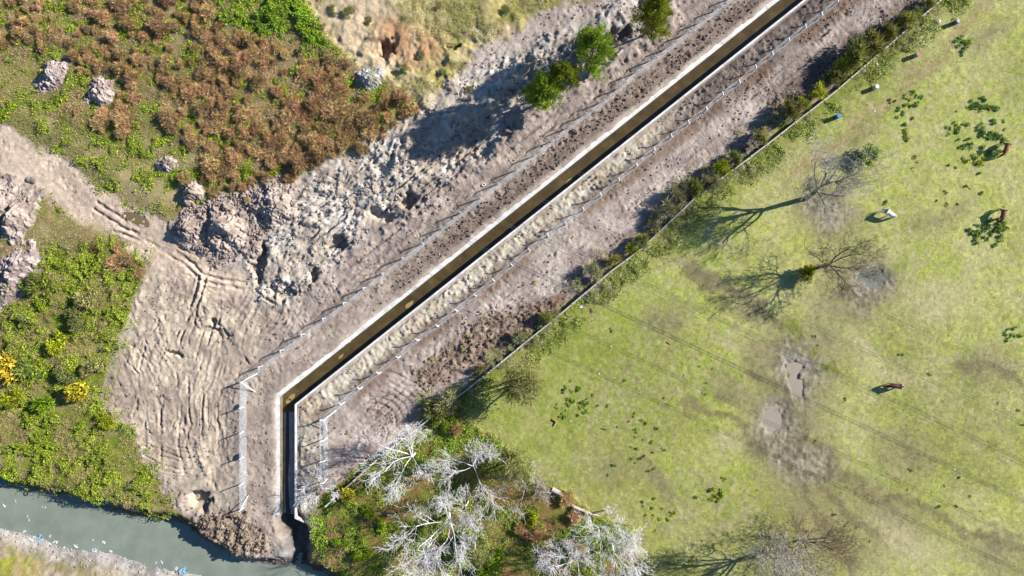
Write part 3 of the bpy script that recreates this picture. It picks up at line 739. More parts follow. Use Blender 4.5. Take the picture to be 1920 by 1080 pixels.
def fence(name, label, pts, inward, flare, hh=1.5):
    base = [P(u, v, 1.2) for u, v in pts]
    z0 = [float(gz(x, y)) for x, y in base]
    root = empty(name, (base[0][0], base[0][1], z0[0])); tag(root, label, 'fence')
    o0 = Vector(root.location)
    norms = []
    for i in range(len(base)):
        a = Vector(base[max(0, i - 1)]); b = Vector(base[min(len(base) - 1, i + 1)])
        d = (b - a).normalized(); n = Vector((-d.y, d.x)) * inward
        norms.append((d, n))
    for i, (x, y) in enumerate(base):
        d, n = norms[i]
        rz = math.atan2(n.y, n.x) - PI / 2
        p = link('post', post_me, root); p.location = (x - o0.x, y - o0.y, z0[i] - o0.z)
        p.rotation_euler = (rnd.uniform(-.02, .02), rnd.uniform(-.02, .02), rz)
        link('arm', arm_me, p)
    # mesh panels: vertical net, a short skirt on the ground, and the part up the arm
    for i in range(len(base) - 1):
        a = Vector(base[i]); b = Vector(base[i + 1]); na = norms[i][1]; nb = norms[i + 1][1]
        L = (b - a).length; seg = 6
        prof = [(flare, 0.06), (0.1 * flare, 0.28), (0.02, 1.0), (0.02, PH - 0.02), (-0.001, PH), (0.36, PH + 0.32)]
        run = [0]
        for k in range(1, len(prof)): run.append(run[-1] + math.hypot(prof[k][0] - prof[k - 1][0], prof[k][1] - prof[k - 1][1]))
        v = []; uv = []
        for s_ in range(seg + 1):
            t_ = s_ / seg; c = a.lerp(b, t_); nn_ = na.lerp(nb, t_); zz = float(gz(c.x, c.y))
            zl = z0[i] * (1 - t_) + z0[i + 1] * t_
            sag = math.sin(PI * t_)
            for k, (ox, oz) in enumerate(prof):
                wob = (0.10 * sag + rnd.uniform(-0.03, 0.03)) * (1.0 if k == 0 else 0.25)
                zb = zz if k < 2 else zl
                v.append((c.x + nn_.x * (ox + 0.08 + wob) - o0.x, c.y + nn_.y * (ox + 0.08 + wob) - o0.y, zb + oz - (0.06 * sag if k > 3 else 0) - o0.z))
                uv.append((t_ * L * 10, run[k] * 10))
        f = []; n_ = len(prof)
        for s_ in range(seg):
            for k in range(n_ - 1): f.append((s_ * n_ + k, (s_ + 1) * n_ + k, (s_ + 1) * n_ + k + 1, s_ * n_ + k + 1))
        me = pymesh('mesh_panel', v, f, M_WIRE, True)
        ul = me.uv_layers.new(name='UVMap')
        for li, lp in enumerate(me.loops): ul.data[li].uv = uv[lp.vertex_index]
        link('mesh_panel', me, root)
    return root, base, z0, norms
def brace(root, base_xy, z, to_xy, zt=1.5):
    o0 = Vector(root.location)
    p0 = Vector((to_xy[0], to_xy[1], z)); p1 = Vector((base_xy[0], base_xy[1], z + zt))
    b = link('brace', brace_me, root); d = p1 - p0
    b.location = p0 - o0; b.rotation_mode = 'QUATERNION'; b.rotation_quaternion = d.to_track_quat('Z', 'Y'); b.scale = (1, 1, d.length)
nwf = [(451, 957), (451, 910), (451, 860), (451, 812), (451, 765)] + NWF
r1, b1, z1, n1 = fence('wire_fence', 'wire mesh fence on hooked white posts along the left side of the channel', nwf, -1, 0.30)
c = b1[5]; brace(r1, c, z1[5], (c[0] + 1.6, c[1] - 1.7)); brace(r1, c, z1[5], (c[0] + 1.9, c[1] + 1.1))
c = b1[0]; brace(r1, c, z1[0], (c[0] + 0.7, c[1] + 1.9))
r2, b2, z2, n2 = fence('wire_fence', 'wire mesh fence on hooked white posts between the channel and the concrete wall', SEF, 1, -0.30)
c = b2[3]; brace(r2, c, z2[3], (c[0] + 0.1, c[1] - 1.9)); brace(r2, c, z2[3], (c[0] + 1.5, c[1] + 1.2))

# ------------------------------------------------------------------ old precast wall beside the pasture
wpts = [P(u, v, 1.1) for u, v in WALL]
wall_root = empty('concrete_wall', (wpts[-1][0], wpts[-1][1], 0.0)); tag(wall_root, 'old low wall of precast concrete panels running along the pasture hedge', 'wall')
wr = resample(wpts, 2.4)
wp_me = pymesh('post', box_verts(0.24, 0.24, -0.5, 0.88), BOXF, M_OLDC)
pl_me = pymesh('panel', box_verts(1.0, 0.16, 0.0, 0.42), BOXF, M_OLDC)
o0 = Vector(wall_root.location)
for i in range(len(wr)):
    a = Vector(wr[i]); za = float(gz(a.x, a.y))
    if i < len(wr) - 1:
        b = Vector(wr[i + 1]); zb = float(gz(b.x, b.y)); d = b - a; rz = math.atan2(d.y, d.x)
        if i in (9, 10, 17, 18, 24, 33): pass
        mid_ = (a + b) / 2
        for lv in range(2):
            p = link('panel', pl_me, wall_root); p.scale = (d.length - 0.24, 1 + 0.03 * lv, 1)
            p.location = (mid_.x - o0.x + rnd.uniform(-.02, .02), mid_.y - o0.y, (za + zb) / 2 + lv * 0.424 - 0.02 - o0.z)
            p.rotation_euler = (rnd.uniform(-.03, .03), 0, rz + rnd.uniform(-.008, .008))
    p = link('post', wp_me, wall_root); p.location = (a.x - o0.x, a.y - o0.y, za - o0.z); p.rotation_euler = (0, 0, rz)

# ------------------------------------------------------------------ plant builders (meshes)
def rvec(rng, n):
    v = rng.normal(size=(n, 3)); return v / np.linalg.norm(v, axis=1)[:, None]
def norm(v): return v / (np.linalg.norm(v, axis=1)[:, None] + 1e-9)
def blades(base, dirs, length, width, cols, rng, tip=None):
    """tapered triangles growing from base along dirs"""
    n = len(base); side = norm(np.cross(dirs, rvec(rng, n)))
    L = np.asarray(length).reshape(-1, 1); W = np.asarray(width).reshape(-1, 1)
    v = np.stack([base - side * W / 2, base + side * W / 2, base + dirs * L], 1).reshape(-1, 3)
    t_ = np.arange(3 * n).reshape(-1, 3)
    c = np.repeat(cols, 3, axis=0)
    return v, t_, c
def leaves(cen, nor, size, cols, rng, asp=0.6):
    n = len(cen); a = norm(np.cross(nor, rvec(rng, n))); b = np.cross(nor, a)
    sz = np.asarray(size).reshape(-1, 1)
    v = np.stack([cen - a * sz / 2, cen + b * sz * asp / 2, cen + a * sz / 2, cen - b * sz * asp / 2], 1).reshape(-1, 3)
    return v, np.arange(4 * n).reshape(-1, 4), np.repeat(cols, 4, axis=0)
def pal(rng, n, cols, jit=0.2):
    cols = np.asarray(cols); k = rng.integers(0, len(cols), n); t_ = rng.random((n, 1))
    c = cols[k] * (1 - t_) + cols[rng.integers(0, len(cols), n)] * t_
    return np.clip(1.32 * c * (1 + jit * (rng.random((n, 1)) * 2 - 1)), 0.003, 0.8)

BROWN = [alb(210, 172, 122), alb(166, 132, 90), alb(228, 194, 146), alb(184, 146, 100)]
GREEN = [alb(160, 180, 30), alb(122, 150, 22), alb(190, 200, 56), alb(92, 118, 26)]
OLIVE = [alb(168, 168, 86), alb(142, 148, 66), alb(192, 188, 118), alb(116, 124, 56)]
PALE = [alb(186, 180, 140), alb(160, 156, 112), alb(200, 196, 160), alb(128, 128, 84)]
YEL = [alb(206, 192, 44), alb(176, 172, 34), alb(220, 206, 74), alb(134, 144, 34)]
DARKG = [alb(100, 142, 54), alb(122, 158, 56), alb(80, 118, 54), alb(140, 170, 70)]
CASU = [alb(150, 162, 44), alb(124, 142, 36), alb(178, 184, 62), alb(100, 118, 36)]

def shrub_mesh(name, seed, colours, n=520, rx=1.0, rz=0.9, blade=(0.32, 0.09), up=0.6, leaf=0, leafsz=0.2, leafcols=None, lumps=7, mat=None):
    """an uneven dome of twig tufts: several lumps, each with its own fan of blades"""
    rng = np.random.default_rng(seed)
    V_, T_, Q_, C_ = [], [], [], []
    cen = np.zeros((lumps, 3)); ang = rng.random(lumps) * 2 * PI; rr = np.sqrt(rng.random(lumps)) * rx * 0.75
    cen[:, 0] = rr * np.cos(ang); cen[:, 1] = rr * np.sin(ang); cen[:, 2] = rz * (0.25 + 0.5 * rng.random(lumps)) * (1 - 0.5 * (rr / rx) ** 2)
    lr = rx * (0.28 + 0.25 * rng.random(lumps)); lt = 0.7 + 0.6 * rng.random(lumps)
    k = rng.integers(0, lumps, n)
    d = rvec(rng, n); d[:, 2] = np.abs(d[:, 2]) + up * rng.random(n); d = norm(d)
    base = cen[k] + d * (lr[k] * rng.random(n) ** 0.5)[:, None] * np.array([1, 1, 0.8]); base[:, 2] = np.maximum(base[:, 2], 0.02)
    c = pal(rng, n, colours) * lt[k][:, None]
    v, t_, cc = blades(base, d, blade[0] * (0.6 + 0.8 * rng.random(n)), blade[1] * (0.6 + 0.8 * rng.random(n)), c, rng)
    V_.append(v); T_.append(t_); C_.append(cc); off_ = len(v)
    # stems from the ground
    m = 14
    sd = norm(cen[rng.integers(0, lumps, m)] + rng.normal(size=(m, 3)) * 0.1 + np.array([0, 0, 0.05]))
    v, t_, cc = blades(np.zeros((m, 3)) + rng.normal(size=(m, 3)) * [0.08, 0.08, 0], sd, np.full(m, rz * 0.9), np.full(m, 0.06), np.tile(alb(110, 90, 66), (m, 1)), rng)
    V_.append(v); T_.append(t_ + off_); C_.append(cc); off_ += len(v)
    if leaf:
        k = rng.integers(0, lumps, leaf); d = rvec(rng, leaf); d[:, 2] = np.abs(d[:, 2]); 
        cen2 = cen[k] + d * (lr[k] * (0.6 + 0.5 * rng.random(leaf)))[:, None]; cen2[:, 2] = np.maximum(cen2[:, 2], 0.03)
        v, q_, cc = leaves(cen2, norm(d + 0.7 * rvec(rng, leaf)), leafsz * (0.6 + 0.8 * rng.random(leaf)), pal(rng, leaf, leafcols or colours), rng)
        V_.append(v); Q_.append(q_ + off_); C_.append(cc)
    return build_mesh(name, np.concatenate(V_), tris=np.concatenate(T_), quads=np.concatenate(Q_) if Q_ else None, cols=np.concatenate(C_), mat=mat or M_DRY)

def place(name, me, u, v, s=1.0, label=None, cat=None, group=None, z=None, sz=None, hz=0.0, mat=None):
    x, y = P(u, v, hz); zz = float(gz(x, y)) if z is None else z
    o = link(name, me, None, mat); o.location = (x, y, zz - 0.03); o.rotation_euler = (0, 0, rnd.uniform(0, 2 * PI))
    o.scale = (s * rnd.uniform(.85, 1.15), s * rnd.uniform(.85, 1.15), s * (sz or 1)); tag(o, label, cat, group); return o

def scatter(mask_fn, n, umin, umax, vmin, vmax, mind, seed, tries=40):
    r = random.Random(seed); out = []; cell = {}
    for _ in range(n * tries):
        if len(out) >= n: break
        u = r.uniform(umin, umax); v = r.uniform(vmin, vmax)
        if r.random() > mask_fn(u, v): continue
        k = (int(u // mind), int(v // mind)); ok = True
        for a in (-1, 0, 1):
            for b in (-1, 0, 1):
                for q_ in cell.get((k[0] + a, k[1] + b), ()):
                    if (q_[0] - u) ** 2 + (q_[1] - v) ** 2 < mind * mind: ok = False
        if ok: out.append((u, v)); cell.setdefault(k, []).append((u, v))
    return out
def inpoly(u, v, pts):
    c = False; n = len(pts)
    for i in range(n):
        ax, ay = pts[i]; bx, by = pts[(i + 1) % n]
        if (ay > v) != (by > v) and u < (bx - ax) * (v - ay) / (by - ay) + ax: c = not c
    return c

# ------------------------------------------------------------------ brown scrub, upper left
B1 = [(-20, 0), (90, -20), (400, -20), (470, 60), (560, 90), (620, 110), (700, 150), (785, 185), (770, 215), (700, 260), (620, 290), (560, 320), (500, 300), (400, 300), (330, 240), (200, 240), (120, 215), (150, 130), (100, 110), (40, 90), (-20, 110)]
B1b = [(540, 330), (700, 255), (785, 190), (740, 175), (620, 180), (520, 230), (480, 300)]
B2 = [(380, 300), (540, 330), (530, 350), (420, 375), (380, 370), (350, 330)]
B3 = [(180, 460), (285, 490), (270, 530), (230, 510), (170, 480)]
def m_b(u, v):
    for h_ in ((108, 140, 36), (190, 174, 38), (321, 309, 22), (362, 362, 26), (515, 385, 40), (692, 152, 26)):
        if (u - h_[0]) ** 2 + (v - h_[1]) ** 2 < h_[2] ** 2: return 0.0
    x, y = P(u, v); nz = float(vnoise(np.array([x / 4.5]), np.array([y / 4.5]), 301)[0])
    u += 26 * (float(vnoise(np.array([x / 2.2]), np.array([y / 2.2]), 303)[0]) - .5); v += 40 * (float(vnoise(np.array([x / 2.2]), np.array([y / 2.2]), 305)[0]) - .5)
    if inpoly(u, v, B1b): return 0.8
    if inpoly(u, v, B1): return 0.9 if nz > 0.44 else 0.10
    if inpoly(u, v, B2) or inpoly(u, v, B3): return 0.5
    return 0.0
brown_me = [shrub_mesh('dry_shrub', 40 + i, BROWN, n=1500, rx=1.0, rz=0.75, blade=(0.30, 0.042), up=0.8, lumps=14, leaf=30 if i % 2 else 0, leafcols=GREEN, mat=M_DRY) for i in range(6)]
for i, (u, v) in enumerate(scatter(m_b, 292, -20, 800, -20, 540, 14.5, 5)):
    big_ = inpoly(u, v, B1b)
    wh = ('in the dense belt bordering the grey spoil' if big_ else 'just above the reddish rubble heaps' if inpoly(u, v, B2) else 'at the head of the slope above the river' if inpoly(u, v, B3)
          else 'at the top edge of the upper left scrub' if v < 45 else 'near the two pale soil heaps on the upper left' if u < 250 else 'in the open middle of the upper left scrub' if u < 450 else 'in the scrub below the bright green weeds')
    place('dry_shrub', brown_me[i % 6], u, v, rnd.choice((0.6, 0.75, 0.9, 1.05, 1.25)) * rnd.uniform(.85, 1.15) * (1.2 if big_ else 1.0), 'dry brown shrub ' + wh, 'shrub', 'dry brown shrubs ' + wh, sz=rnd.uniform(0.8, 1.3))

# ------------------------------------------------------------------ leafy ground cover (nobody could count it)
def ground_leaves(name, label, cat, masks, n, size, cols, seed, hgt=0.25, asp=0.7, box=(-20, 1000, -20, 1090)):
    """clumped low leaves following the ground where masks() allows"""
    rng = np.random.default_rng(seed); got = []; tot = 0
    while tot < n:
        m = n * 3
        u = rng.uniform(box[0], box[1], m); v = rng.uniform(box[2], box[3], m)
        x = (u - 960) * S; y = (540 - v) * S
        keep = rng.random(m) < masks(x, y)
        got.append(np.stack([x[keep], y[keep]], 1)); tot += keep.sum()
        if len(got) > 40: break
    xy = np.concatenate(got)[:n]; n = len(xy)
    lump = fbm(xy[:, 0] / 0.9, xy[:, 1] / 0.9, 2, seed + 3)
    z = gz(xy[:, 0], xy[:, 1]) + hgt * np.clip((lump - 0.35) * 3, 0, 1.4) * rng.random(n) ** 0.5 + 0.03
    nor = norm(rvec(rng, n) * 0.8 + np.array([0, 0, 1.0]))
    tone = 0.65 + 0.7 * fbm(xy[:, 0] / 1.6, xy[:, 1] / 1.6, 2, seed + 9)
    v_, q_, c_ = leaves(np.stack([xy[:, 0], xy[:, 1], z], 1), nor, size * (0.5 + rng.random(n)), pal(rng, n, cols, 0.25) * tone[:, None], rng, asp)
    o = link(name, build_mesh(name, v_, quads=q_, cols=c_, mat=M_STUFF)); tag(o, label, cat, kind='stuff'); return o
def nm(x, y, sc_, seed, lo, hi): return sstep(lo, hi, fbm(x / sc_, y / sc_, 3, seed))
g_ul = zone([(400, -30), (560, -30), (600, 60), (640, 110), (560, 90), (470, 60), (410, 20)], 10)
ground_leaves('leafy_weeds', 'bright green leafy weeds growing between the brown scrub', 'weeds', lambda x, y: gv(m_scrub, x, y) * nm(x, y, 1.7, 401, 0.46, 0.6) * 0.8, 70000, 0.18, GREEN, 402, 0.4, box=(-20, 800, -20, 400))
ground_leaves('leafy_weeds', 'dense bright green weeds at the top edge of the scrub', 'weeds', lambda x, y: gv(g_ul, x, y) * nm(x, y, 3.0, 405, 0.35, 0.5), 16000, 0.2, [alb(138, 172, 30), alb(108, 144, 26), alb(160, 188, 54), alb(80, 112, 28)], 406, 0.9, box=(380, 660, -30, 120))
ground_leaves('leafy_weeds', 'bright green weeds covering the slope above the river', 'weeds', lambda x, y: gv(m_leftf, x, y) * nm(x, y, 2.2, 411, 0.38, 0.56), 80000, 0.17, GREEN + GREEN[:2] + OLIVE[:2], 412, 0.85, box=(-20, 340, 440, 980))
ground_leaves('dry_weeds', 'dry brown stalks mixed into the slope above the river', 'weeds', lambda x, y: gv(m_leftf, x, y) * nm(x, y, 2.6, 415, 0.40, 0.55) * 0.8, 60000, 0.22, BROWN + OLIVE[:2] + PALE[:2], 416, 0.6, 0.16, box=(-20, 340, 440, 980))
ground_leaves('leafy_weeds', 'green weeds under the bare white trees', 'weeds', lambda x, y: gv(m_low, x, y) * nm(x, y, 2.6, 421, 0.42, 0.58), 42000, 0.19, GREEN + DARKG, 422, 0.5, box=(560, 1240, 760, 1100))
ground_leaves('dry_weeds', 'brown dead weeds under the bare white trees', 'weeds', lambda x, y: gv(m_low, x, y) * nm(x, y, 2.6, 425, 0.42, 0.56), 44000, 0.22, BROWN + OLIVE, 426, 0.45, 0.16, box=(560, 1240, 760, 1100))
zb1 = np.maximum(zone(B1, 18), zone(B2, 10)); hedge2 = dist_line(UW, VW, shifted(WALL, -6, -8))[0]
hedge_d = dist_line(U, V, shifted(WALL, 12, 14))[0]
ground_leaves('leafy_weeds', 'mixed green weeds along the foot of the concrete wall', 'weeds', lambda x, y: sstep(34, 8, gv(hedge_d, x, y)) * nm(x, y, 1.8, 431, 0.40, 0.55), 26000, 0.17, GREEN + OLIVE * 2 + DARKG, 432, 0.35, box=(600, 1820, -30, 960))
ground_leaves('dry_grass', 'olive grass on the sandy slope at the top', 'grass', lambda x, y: gv(m_top, x, y) * nm(x, y, 3.2, 441, 0.5, 0.62), 14000, 0.2, OLIVE, 442, 0.2, 0.25, box=(540, 1200, -30, 210))
ground_leaves('dry_grass', 'olive grass between the track and the brown scrub', 'grass', lambda x, y: gv(m_scrub, x, y) * sstep(0.25, 0.45, gv(nB, x, y)), 60000, 0.2, OLIVE + PALE + BROWN[:2], 444, 0.18, 0.25, box=(-20, 560, 0, 470))
ground_leaves('dry_weeds', 'fine rust brown dead weeds filling the gaps of the upper left scrub', 'weeds', lambda x, y: gv(m_scrub, x, y) * nm(x, y, 3.4, 451, 0.42, 0.58) * gv(zb1, x, y), 60000, 0.26, BROWN, 452, 0.6, 0.16, box=(-20, 800, -20, 400))
ground_leaves('dry_weeds', 'straw coloured weeds and twigs along both sides of the concrete wall', 'weeds', lambda x, y: sstep(46, 10, gv(hedge2, x, y)) * nm(x, y, 2.6, 455, 0.50, 0.62), 34000, 0.30, OLIVE + PALE * 2 + GREEN[:1], 456, 0.8, 0.14, box=(780, 1820, -30, 800))
# pasture grass: short tufts
def grass(n, seed):
    rng = np.random.default_rng(seed)
    u = rng.uniform(820, 1940, n * 3); v = rng.uniform(-20, 1100, n * 3)
    x = (u - 960) * S; y = (540 - v) * S
    bare_ = np.clip(gv(m_pug, x, y) * 1.2, 0, 1)
    k = (rng.random(n * 3) < gv(m_field, x, y) * (1 - bare_) * (0.25 + 0.75 * gv(tC, x, y)))
    x, y = x[k][:n], y[k][:n]; n = len(x)
    base = np.stack([x, y, gz(x, y) - 0.01], 1)
    d = norm(rvec(rng, n) + np.array([0, 0, 0.35]))
    c = gv(Cc, x, y) * (0.9 + 0.9 * rng.random((n, 1)))
    v_, t_, c_ = blades(base, d, 0.06 + 0.09 * rng.random(n), 0.05 + 0.05 * rng.random(n), c, rng)
    o = link('grass', build_mesh('grass', v_, tris=t_, cols=c_, mat=M_STUFF)); tag(o, 'short grazed grass covering the pasture on the right', 'grass', kind='stuff')
grass(170000, 77)

# ------------------------------------------------------------------ clods and stones (stuff)
def clods(name, label, mask, n, size, cols, seed, box):
    rng = np.random.default_rng(seed); m = n * 6
    u = rng.uniform(box[0], box[1], m); v = rng.uniform(box[2], box[3], m); x = (u - 960) * S; y = (540 - v) * S
    k = rng.random(m) < mask(x, y); x, y = x[k][:n], y[k][:n]; n = len(x)
    octa = np.array([(1, 0, 0), (0, 1, 0), (-1, 0, 0), (0, -1, 0), (0, 0, .8), (0, 0, -.8)], float)
    tri = np.array([(0, 1, 4), (1, 2, 4), (2, 3, 4), (3, 0, 4), (1, 0, 5), (2, 1, 5), (3, 2, 5), (0, 3, 5)])
    s_ = size * (0.3 + 1.5 * rng.random(n) ** 3.5)
    a = rng.random(n) * 2 * PI; ca, sa = np.cos(a), np.sin(a)
    vv = octa[None] * (0.65 + 0.7 * rng.random((n, 6, 1))) * s_[:, None, None] * 0.5
    xx = vv[..., 0] * ca[:, None] - vv[..., 1] * sa[:, None]; yy = vv[..., 0] * sa[:, None] + vv[..., 1] * ca[:, None]
    zz = vv[..., 2] + (gz(x, y) + s_ * 0.18)[:, None]
    V_ = np.stack([xx + x[:, None], yy + y[:, None], zz], -1).reshape(-1, 3)
    T_ = (tri[None] + (np.arange(n) * 6)[:, None, None]).reshape(-1, 3)
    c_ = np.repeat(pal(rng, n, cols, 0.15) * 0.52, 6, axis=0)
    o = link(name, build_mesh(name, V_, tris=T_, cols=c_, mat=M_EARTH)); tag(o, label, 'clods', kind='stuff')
LIGHT = [alb(214, 206, 196), alb(180, 168, 158), alb(150, 134, 124), alb(226, 220, 212)]
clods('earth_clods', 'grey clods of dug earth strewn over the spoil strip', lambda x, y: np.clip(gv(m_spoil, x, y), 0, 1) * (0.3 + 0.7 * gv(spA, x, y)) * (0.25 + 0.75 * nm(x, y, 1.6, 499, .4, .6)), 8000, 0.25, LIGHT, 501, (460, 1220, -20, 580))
clods('earth_clods', 'reddish broken rubble around the spoil heaps', lambda x, y: np.clip(gv(m_rub, x, y), 0, 1), 6000, 0.25, [alb(196, 172, 160), alb(160, 134, 124), alb(208, 192, 182)], 503, (320, 580, 320, 500))
clods('earth_clods', 'dark clods in rows between the channel and the left fence', lambda x, y: np.clip(gv(rowN, x, y), 0, 1), 6500, 0.24, [alb(136, 118, 104), alb(110, 94, 84), alb(160, 142, 128)], 505, (620, 1500, -20, 700))
clods('earth_clods', 'brown ploughed clods between the right fence and the concrete wall', lambda x, y: np.clip(gv(m_pl, x, y) + 0.35 * gv(m_dk, x, y), 0, 1), 8000, 0.24, [alb(140, 118, 100), alb(112, 94, 80), alb(168, 148, 128)], 507, (740, 1800, -20, 760))
clods('earth_clods', 'scattered small clods on the bare earth around the channel', lambda x, y: gv(flat, x, y) * (0.04 + 0.9 * nm(x, y, 2.6, 510, 0.50, 0.64)) * (gv(dRd, x, y) > 45) * (gv(dR, x, y) > 20) * ((gv(Dn_m, x, y) > 1.3) & (gv(Ds_m, x, y) < -1) | (gv(Ds_m, x, y) > 0.6)), 13000, 0.20, [alb(196, 178, 160), alb(166, 148, 132), alb(214, 198, 180)], 509, (180, 1800, -20, 1060))
clods('earth_clods', 'tumbled brown earth on the bank where the channel meets the river', lambda x, y: np.clip(gv(m_bk, x, y) + 0.5 * gv(riv_blend, x, y) * (1 - gv(south, x, y)), 0, 1) * (gv(dR, x, y) > 2), 2000, 0.32, [alb(160, 138, 114), alb(116, 98, 82), alb(188, 168, 144)], 511, (0, 600, 880, 1075))
clods('stones', 'pale stones and rubbish along the near river beach', lambda x, y: gv(south, x, y) * sstep(40, 4, np.abs(gv(dR, x, y) - 6)), 900, 0.20, [alb(206, 194, 180), alb(160, 148, 136), alb(222, 216, 208)], 513, (-20, 420, 970, 1090))

# ------------------------------------------------------------------ soil heaps
def heap_mesh(seed, cols, ax, ay, hz, n=110):
    """a dumped heap in real metres: ragged outline, clods and small slumps"""
    g_ = np.linspace(-1.25, 1.25, n); a, b = np.meshgrid(g_, g_); x = a * ax + seed * 7; y = b * ay
    r = np.sqrt(a * a + b * b) + 0.9 * (fbm(x / 1.6, y / 1.6, 4, 601) - 0.5)
    h = np.clip(1 - r, -0.3, 1); h = hz * np.where(h > 0, h ** 1.25 * 1.3, h * 0.7)
    w_ = sstep(-0.1, 0.25, 1 - r)
    h = h + w_ * (0.55 * (fbm(x / 1.5, y / 1.5, 3, 611) - 0.5) + 0.8 * np.clip(fbm(x / 0.45, y / 0.45, 2, 617) - 0.5, 0, 1) + 0.5 * (fbm(x / 0.24, y / 0.24, 2, 619) - 0.5))
    c = mixc(cols[0], cols[1], sstep(0.38, 0.62, fbm(x / 0.7, y / 0.7, 3, 621)))
    c = c * (0.8 + 0.4 * fbm(x / .3, y / .3, 2, 625)[..., None])
    vi = np.arange(n * n).reshape(n, n)
    q_ = np.stack([vi[:-1, :-1], vi[:-1, 1:], vi[1:, 1:], vi[1:, :-1]], -1).reshape(-1, 4)
    inside = (r < 1.22); keep = (inside[:-1, :-1] | inside[1:, 1:]).ravel()
    return build_mesh('soil_heap', np.stack([a * ax, b * ay, h], -1).reshape(-1, 3), quads=q_[keep], cols=c.reshape(-1, 3), smooth=False, mat=M_GROUND)
GREYH = (alb(206, 190, 180), alb(166, 146, 138)); PINK = (alb(200, 184, 170), alb(160, 142, 130))
heaps = [(108, 140, 2.9, 2.0, 1.2, 42, GREYH, 'small pale heap of soil in the scrub, nearest the left edge'),
         (190, 174, 3.2, 2.1, 1.2, 35, GREYH, 'pale grey soil heap beside the brown scrub, right of a similar heap'),
         (321, 309, 1.9, 1.1, 0.7, 0, PINK, 'small low reddish soil heap on the thin grass'),
         (362, 362, 2.1, 2.0, 1.3, 0, PINK, 'round reddish soil heap just above the larger rubble heaps'),
         (360, 432, 2.4, 2.4, 1.3, 20, PINK, 'leftmost rounded rubble heap at the end of the dirt track'),
         (430, 425, 3.6, 4.3, 1.9, -25, PINK, 'large reddish rubble heap with a dark left side, middle of three'),
         (515, 385, 3.8, 3.4, 1.7, 0, PINK, 'broad rubble heap at the edge of the brown scrub'),
         (8, 385, 2.2, 3.8, 1.2, -15, PINK, 'soil heap cut by the left edge of the picture'),
         (38, 410, 2.4, 5.2, 1.4, -20, PINK, 'long narrow soil ridge near the left edge, the upper one'),
         (38, 505, 2.6, 5.6, 1.3, -38, GREYH, 'long grey soil ridge near the left edge, the lower one'),
         (692, 152, 2.2, 1.9, 1.1, 0, (alb(200, 196, 186), alb(150, 148, 130)), 'pale clay mound among weeds above the brown scrub')]
for i, (u, v, a, b, h, r, cl, lb) in enumerate(heaps):
    x, y = P(u, v); o = link('soil_heap', heap_mesh(i * 3.7, cl, a, b, h * 1.05)); o.location = (x, y, float(gz(x, y)) - 0.05); o.rotation_euler = (0, 0, math.radians(r)); tag(o, lb, 'soil heap', 'heaps of dumped soil')

# ------------------------------------------------------------------ trees
def tubes(segs, rng, cols, thin=3):
    """all segments as open tapered tubes: 7 sides when thick, 4 or 3 when thin"""
    A = np.array([(*a, *b, r0, r1) for (a, b, r0, r1) in segs], float)
    cols = np.asarray(cols); V_, Q_, C_ = [], [], []; off_ = 0
    kk = np.where(A[:, 6] > 0.09, 7, np.where(A[:, 6] > 0.04, 4, thin))
    for k in np.unique(kk):
        B = A[kk == k]; n = len(B); p0 = B[:, :3]; p1 = B[:, 3:6]; d = norm(p1 - p0)
        a = norm(np.cross(d, np.array([0.3, 0.9, 0.2]))); b = np.cross(d, a)
        t_ = np.arange(k) * 2 * PI / k
        ring = np.cos(t_)[None, :, None] * a[:, None, :] + np.sin(t_)[None, :, None] * b[:, None, :]
        lo = p0[:, None] + ring * B[:, 6][:, None, None]; hi = (p1 + d * B[:, 7][:, None] * 0.4)[:, None] + ring * B[:, 7][:, None, None]
        V_.append(np.concatenate([lo, hi], 1).reshape(-1, 3))
        i = np.arange(k); q_ = np.stack([i, (i + 1) % k, k + (i + 1) % k, k + i], 1)
        Q_.append((q_[None] + (np.arange(n) * 2 * k)[:, None, None] + off_).reshape(-1, 4)); off_ += 2 * k * n
        C_.append(np.repeat(cols[rng.integers(0, len(cols), n)] * (0.85 + 0.3 * rng.random((n, 1))), 2 * k, axis=0))
    return np.concatenate(V_), np.concatenate(Q_), np.concatenate(C_)
def v3n(x, y, z):
    l = math.sqrt(x * x + y * y + z * z) + 1e-9; return (x / l, y / l, z / l)
def grow(R, out, p, d, length, rad, lvl, maxl, up, spread, kids, twig):
    """recursive limb: wandering segments with side shoots"""
    n = 5 if lvl < 2 else (4 if lvl < 3 else 3)
    step = length / n; r = rad; j = 0.11 + 0.035 * lvl
    for i in range(n):
        d = v3n(d[0] + R.gauss(0, j), d[1] + R.gauss(0, j), d[2] + R.gauss(0, j) + up * 0.12)
        q_ = (p[0] + d[0] * step, p[1] + d[1] * step, p[2] + d[2] * step); r2 = max(twig, r * (0.86 if lvl else 0.92))
        out[min(lvl, 1)].append((p, q_, r, r2)); p = q_; r = r2
        if lvl < maxl and (i >= 1 or lvl > 1):
            for _ in range(int(kids[lvl] + R.random())):
                sx, sy, sz = v3n(R.gauss(0, 1), R.gauss(0, 1), R.gauss(0, 1)); k = sx * d[0] + sy * d[1] + sz * d[2]
                sx, sy, sz = v3n(sx - d[0] * k, sy - d[1] * k, sz - d[2] * k)
                a = spread * R.uniform(.7, 1.25); c, s_ = math.cos(a), math.sin(a)
                nd = v3n(d[0] * c + sx * s_, d[1] * c + sy * s_, d[2] * c + sz * s_ + .05)
                grow(R, out, p, nd, length * R.uniform(0.45, 0.75), max(twig, r * R.uniform(0.5, 0.72)), lvl + 1, maxl, up, spread, kids, twig)
WHITEB = [np.array([.66, .64, .62]), np.array([.50, .48, .47]), np.array([.60, .57, .54])]
GREYB = [alb(208, 200, 186), alb(176, 168, 154), alb(220, 212, 198)]
DARKB = [alb(110, 98, 84), alb(138, 126, 108), alb(90, 80, 68)]
